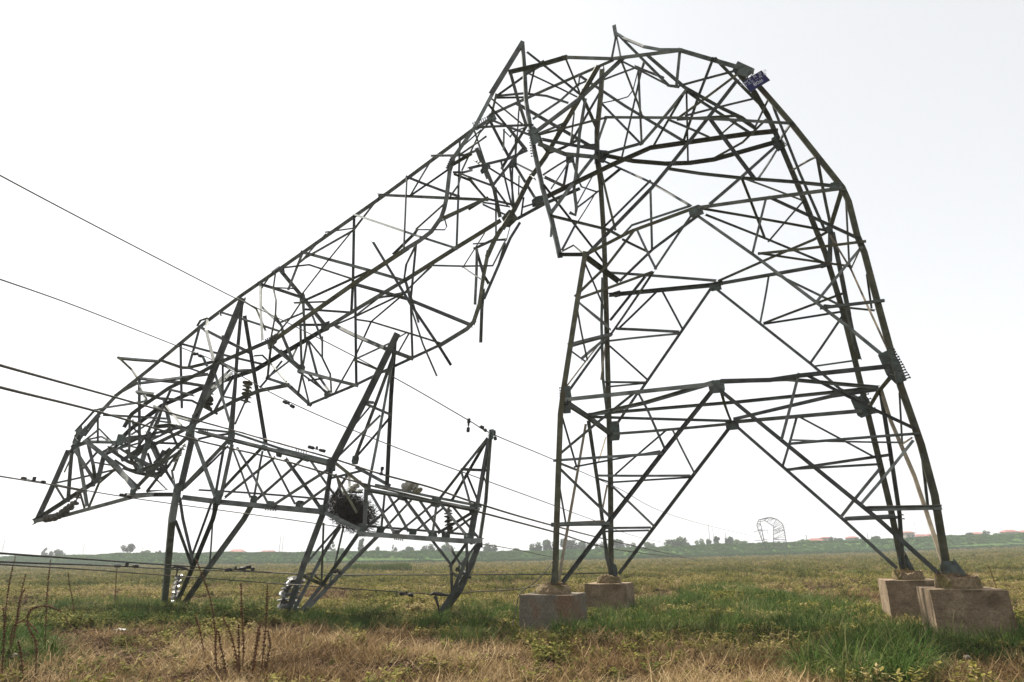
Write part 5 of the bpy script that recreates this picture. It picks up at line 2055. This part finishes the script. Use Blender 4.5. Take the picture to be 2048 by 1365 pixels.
for a in [(10, 1079, 6, 'slightly leaning faint pylon at the left edge of the horizon', 900, 0), (24, 1055, 7, 'tall faint pylon near the left edge, above the low cables', 1100, 2), (38, 1088, 5, 'short faint pylon right of the tall one at the left edge', 1100, 2),
          (177, 1057, 6, 'tallest faint pylon left of the lone dark tree', 1000, 1), (169, 1088, 4, 'tiny faint mast beside the tallest pylon left of the lone tree', 1300, 0), (212, 1070, 8, 'faint pylon with two crossarms left of the lone dark tree', 900, 2),
          (228, 1079, 7, 'smaller faint pylon nearest the lone dark tree', 1000, 2), (287, 1085, 4, 'tiny faint mast right of the lone dark tree', 1200, 0), (563, 1059, 3, 'left one of two thin masts left of the second prop', 1000, 0), (568, 1065, 3, 'right one of two thin masts left of the second prop', 1050, 0),
          (605, 1087, 3, 'short thin mast close to the second prop', 1100, 0), (1006, 1080, 3, 'thin mast right of the hanging crossarm end', 1050, 0), (1416, 1048, 3.5, 'tall thin mast above the dark upright trees', 850, 0),
          (1425, 1057, 3, 'shorter thin mast right of the tall one above the upright trees', 900, 0), (1451, 1067, 2.5, 'tiny dark pole on the dark round-headed tree', 600, 0), (1612, 1070, 3, 'pole right of the distant fallen pylon', 480, 1),
          (1734, 1066, 3, 'faint pole left of the far right leg', 700, 0), (1828, 1044, 5, 'tall faint pylon between the two right legs', 1000, 1), (1854, 1048, 4, 'second faint pylon close to the near right leg', 1050, 1)]:
    far_pylon(*a[:4], D=a[4], arms=a[5])

# ------------------------------------------------------------------ the second wrecked pylon far off
def far_wreck():
    D = 232
    c0 = at(1545, 1097, D)
    t = thing('distant_collapsed_pylon', 'second collapsed lattice pylon, arch shaped, far off in the field', 'pylon', loc=c0)
    def Q(x, y, dd=0.0):
        return at(1280 + x / 3.94, 1020 + y / 3.94, D + dd) - c0
    st = noisy('distant_wreck_steel', (.03, .03, .03), (.05, .05, .048), 2, .6)
    def poly(nm, pts, r, dd=0.0):
        mb = MB()
        mb.tube([Q(x, y, dd) for x, y in pts], r, 4)
        mb.build(nm, st, t)
    outer = [(1000, 315), (965, 250), (940, 180), (920, 120), (935, 80), (1020, 58), (1080, 75), (1122, 110), (1137, 160), (1150, 240), (1162, 310)]
    inner = [(988, 305), (970, 200), (955, 130), (945, 95), (985, 85), (1050, 130), (1052, 160), (1052, 230), (1052, 300)]
    for dd in (0, 2.2):
        poly('leg_chord', outer, .14, dd)
        poly('inner_chord', inner, .12, dd)
    for pts in (((893, 178), (935, 162), (1010, 160), (1003, 185)), ((1050, 160), (1135, 162)), ((900, 245), (1000, 236)), ((1055, 285), (1158, 282)), ((925, 305), (1165, 306)), ((935, 80), (1000, 70), (1080, 75)), ((1052, 230), (1150, 240))):
        poly('cross_beam', pts, .09, 0)
    r = random.Random(4)
    mb = MB()
    def along(P, f):
        f *= len(P) - 1
        i = min(int(f), len(P) - 2)
        f -= i
        return (P[i][0] * (1 - f) + P[i + 1][0] * f, P[i][1] * (1 - f) + P[i + 1][1] * f)
    for k in range(46):
        f = k / 46
        a, b = along(outer, f), along(inner, min(1, f + r.uniform(-.04, .05)))
        mb.tube([Q(*a, r.choice((0, 2.2))), Q(*b, r.choice((0, 2.2)))], .07, 3)
    for k in range(26):
        x, y = r.uniform(1052, 1140), r.uniform(110, 300)
        mb.tube([Q(x, y, r.uniform(0, 2)), Q(x + r.uniform(-26, 26), y + r.uniform(-30, 30), r.uniform(0, 2))], .06, 3)
    o = mb.build('lattice_bracing', st, t)
    o['kind'] = 'stuff'
far_wreck()

# ------------------------------------------------------------------ the haze of the day
mb = MB()
mb.box((0, 0, 24), Vector((2600, 0, 0)), Vector((0, 2600, 0)), Vector((0, 0, 28)))
hz = mb.build('haze')
hz['kind'] = 'stuff'
hm = bpy.data.materials.new('haze')
hm.use_nodes = True
hn, hl = hm.node_tree.nodes, hm.node_tree.links
hn.clear()
pv = hn.new('ShaderNodeVolumePrincipled')
pv.inputs['Color'].default_value = (.93, .96, 1.0, 1)
pv.inputs['Density'].default_value = HAZE_DENSITY
pv.inputs['Anisotropy'].default_value = 0.0
ho = hn.new('ShaderNodeOutputMaterial')
hl.new(pv.outputs[0], ho.inputs['Volume'])
hz.data.materials.append(hm)
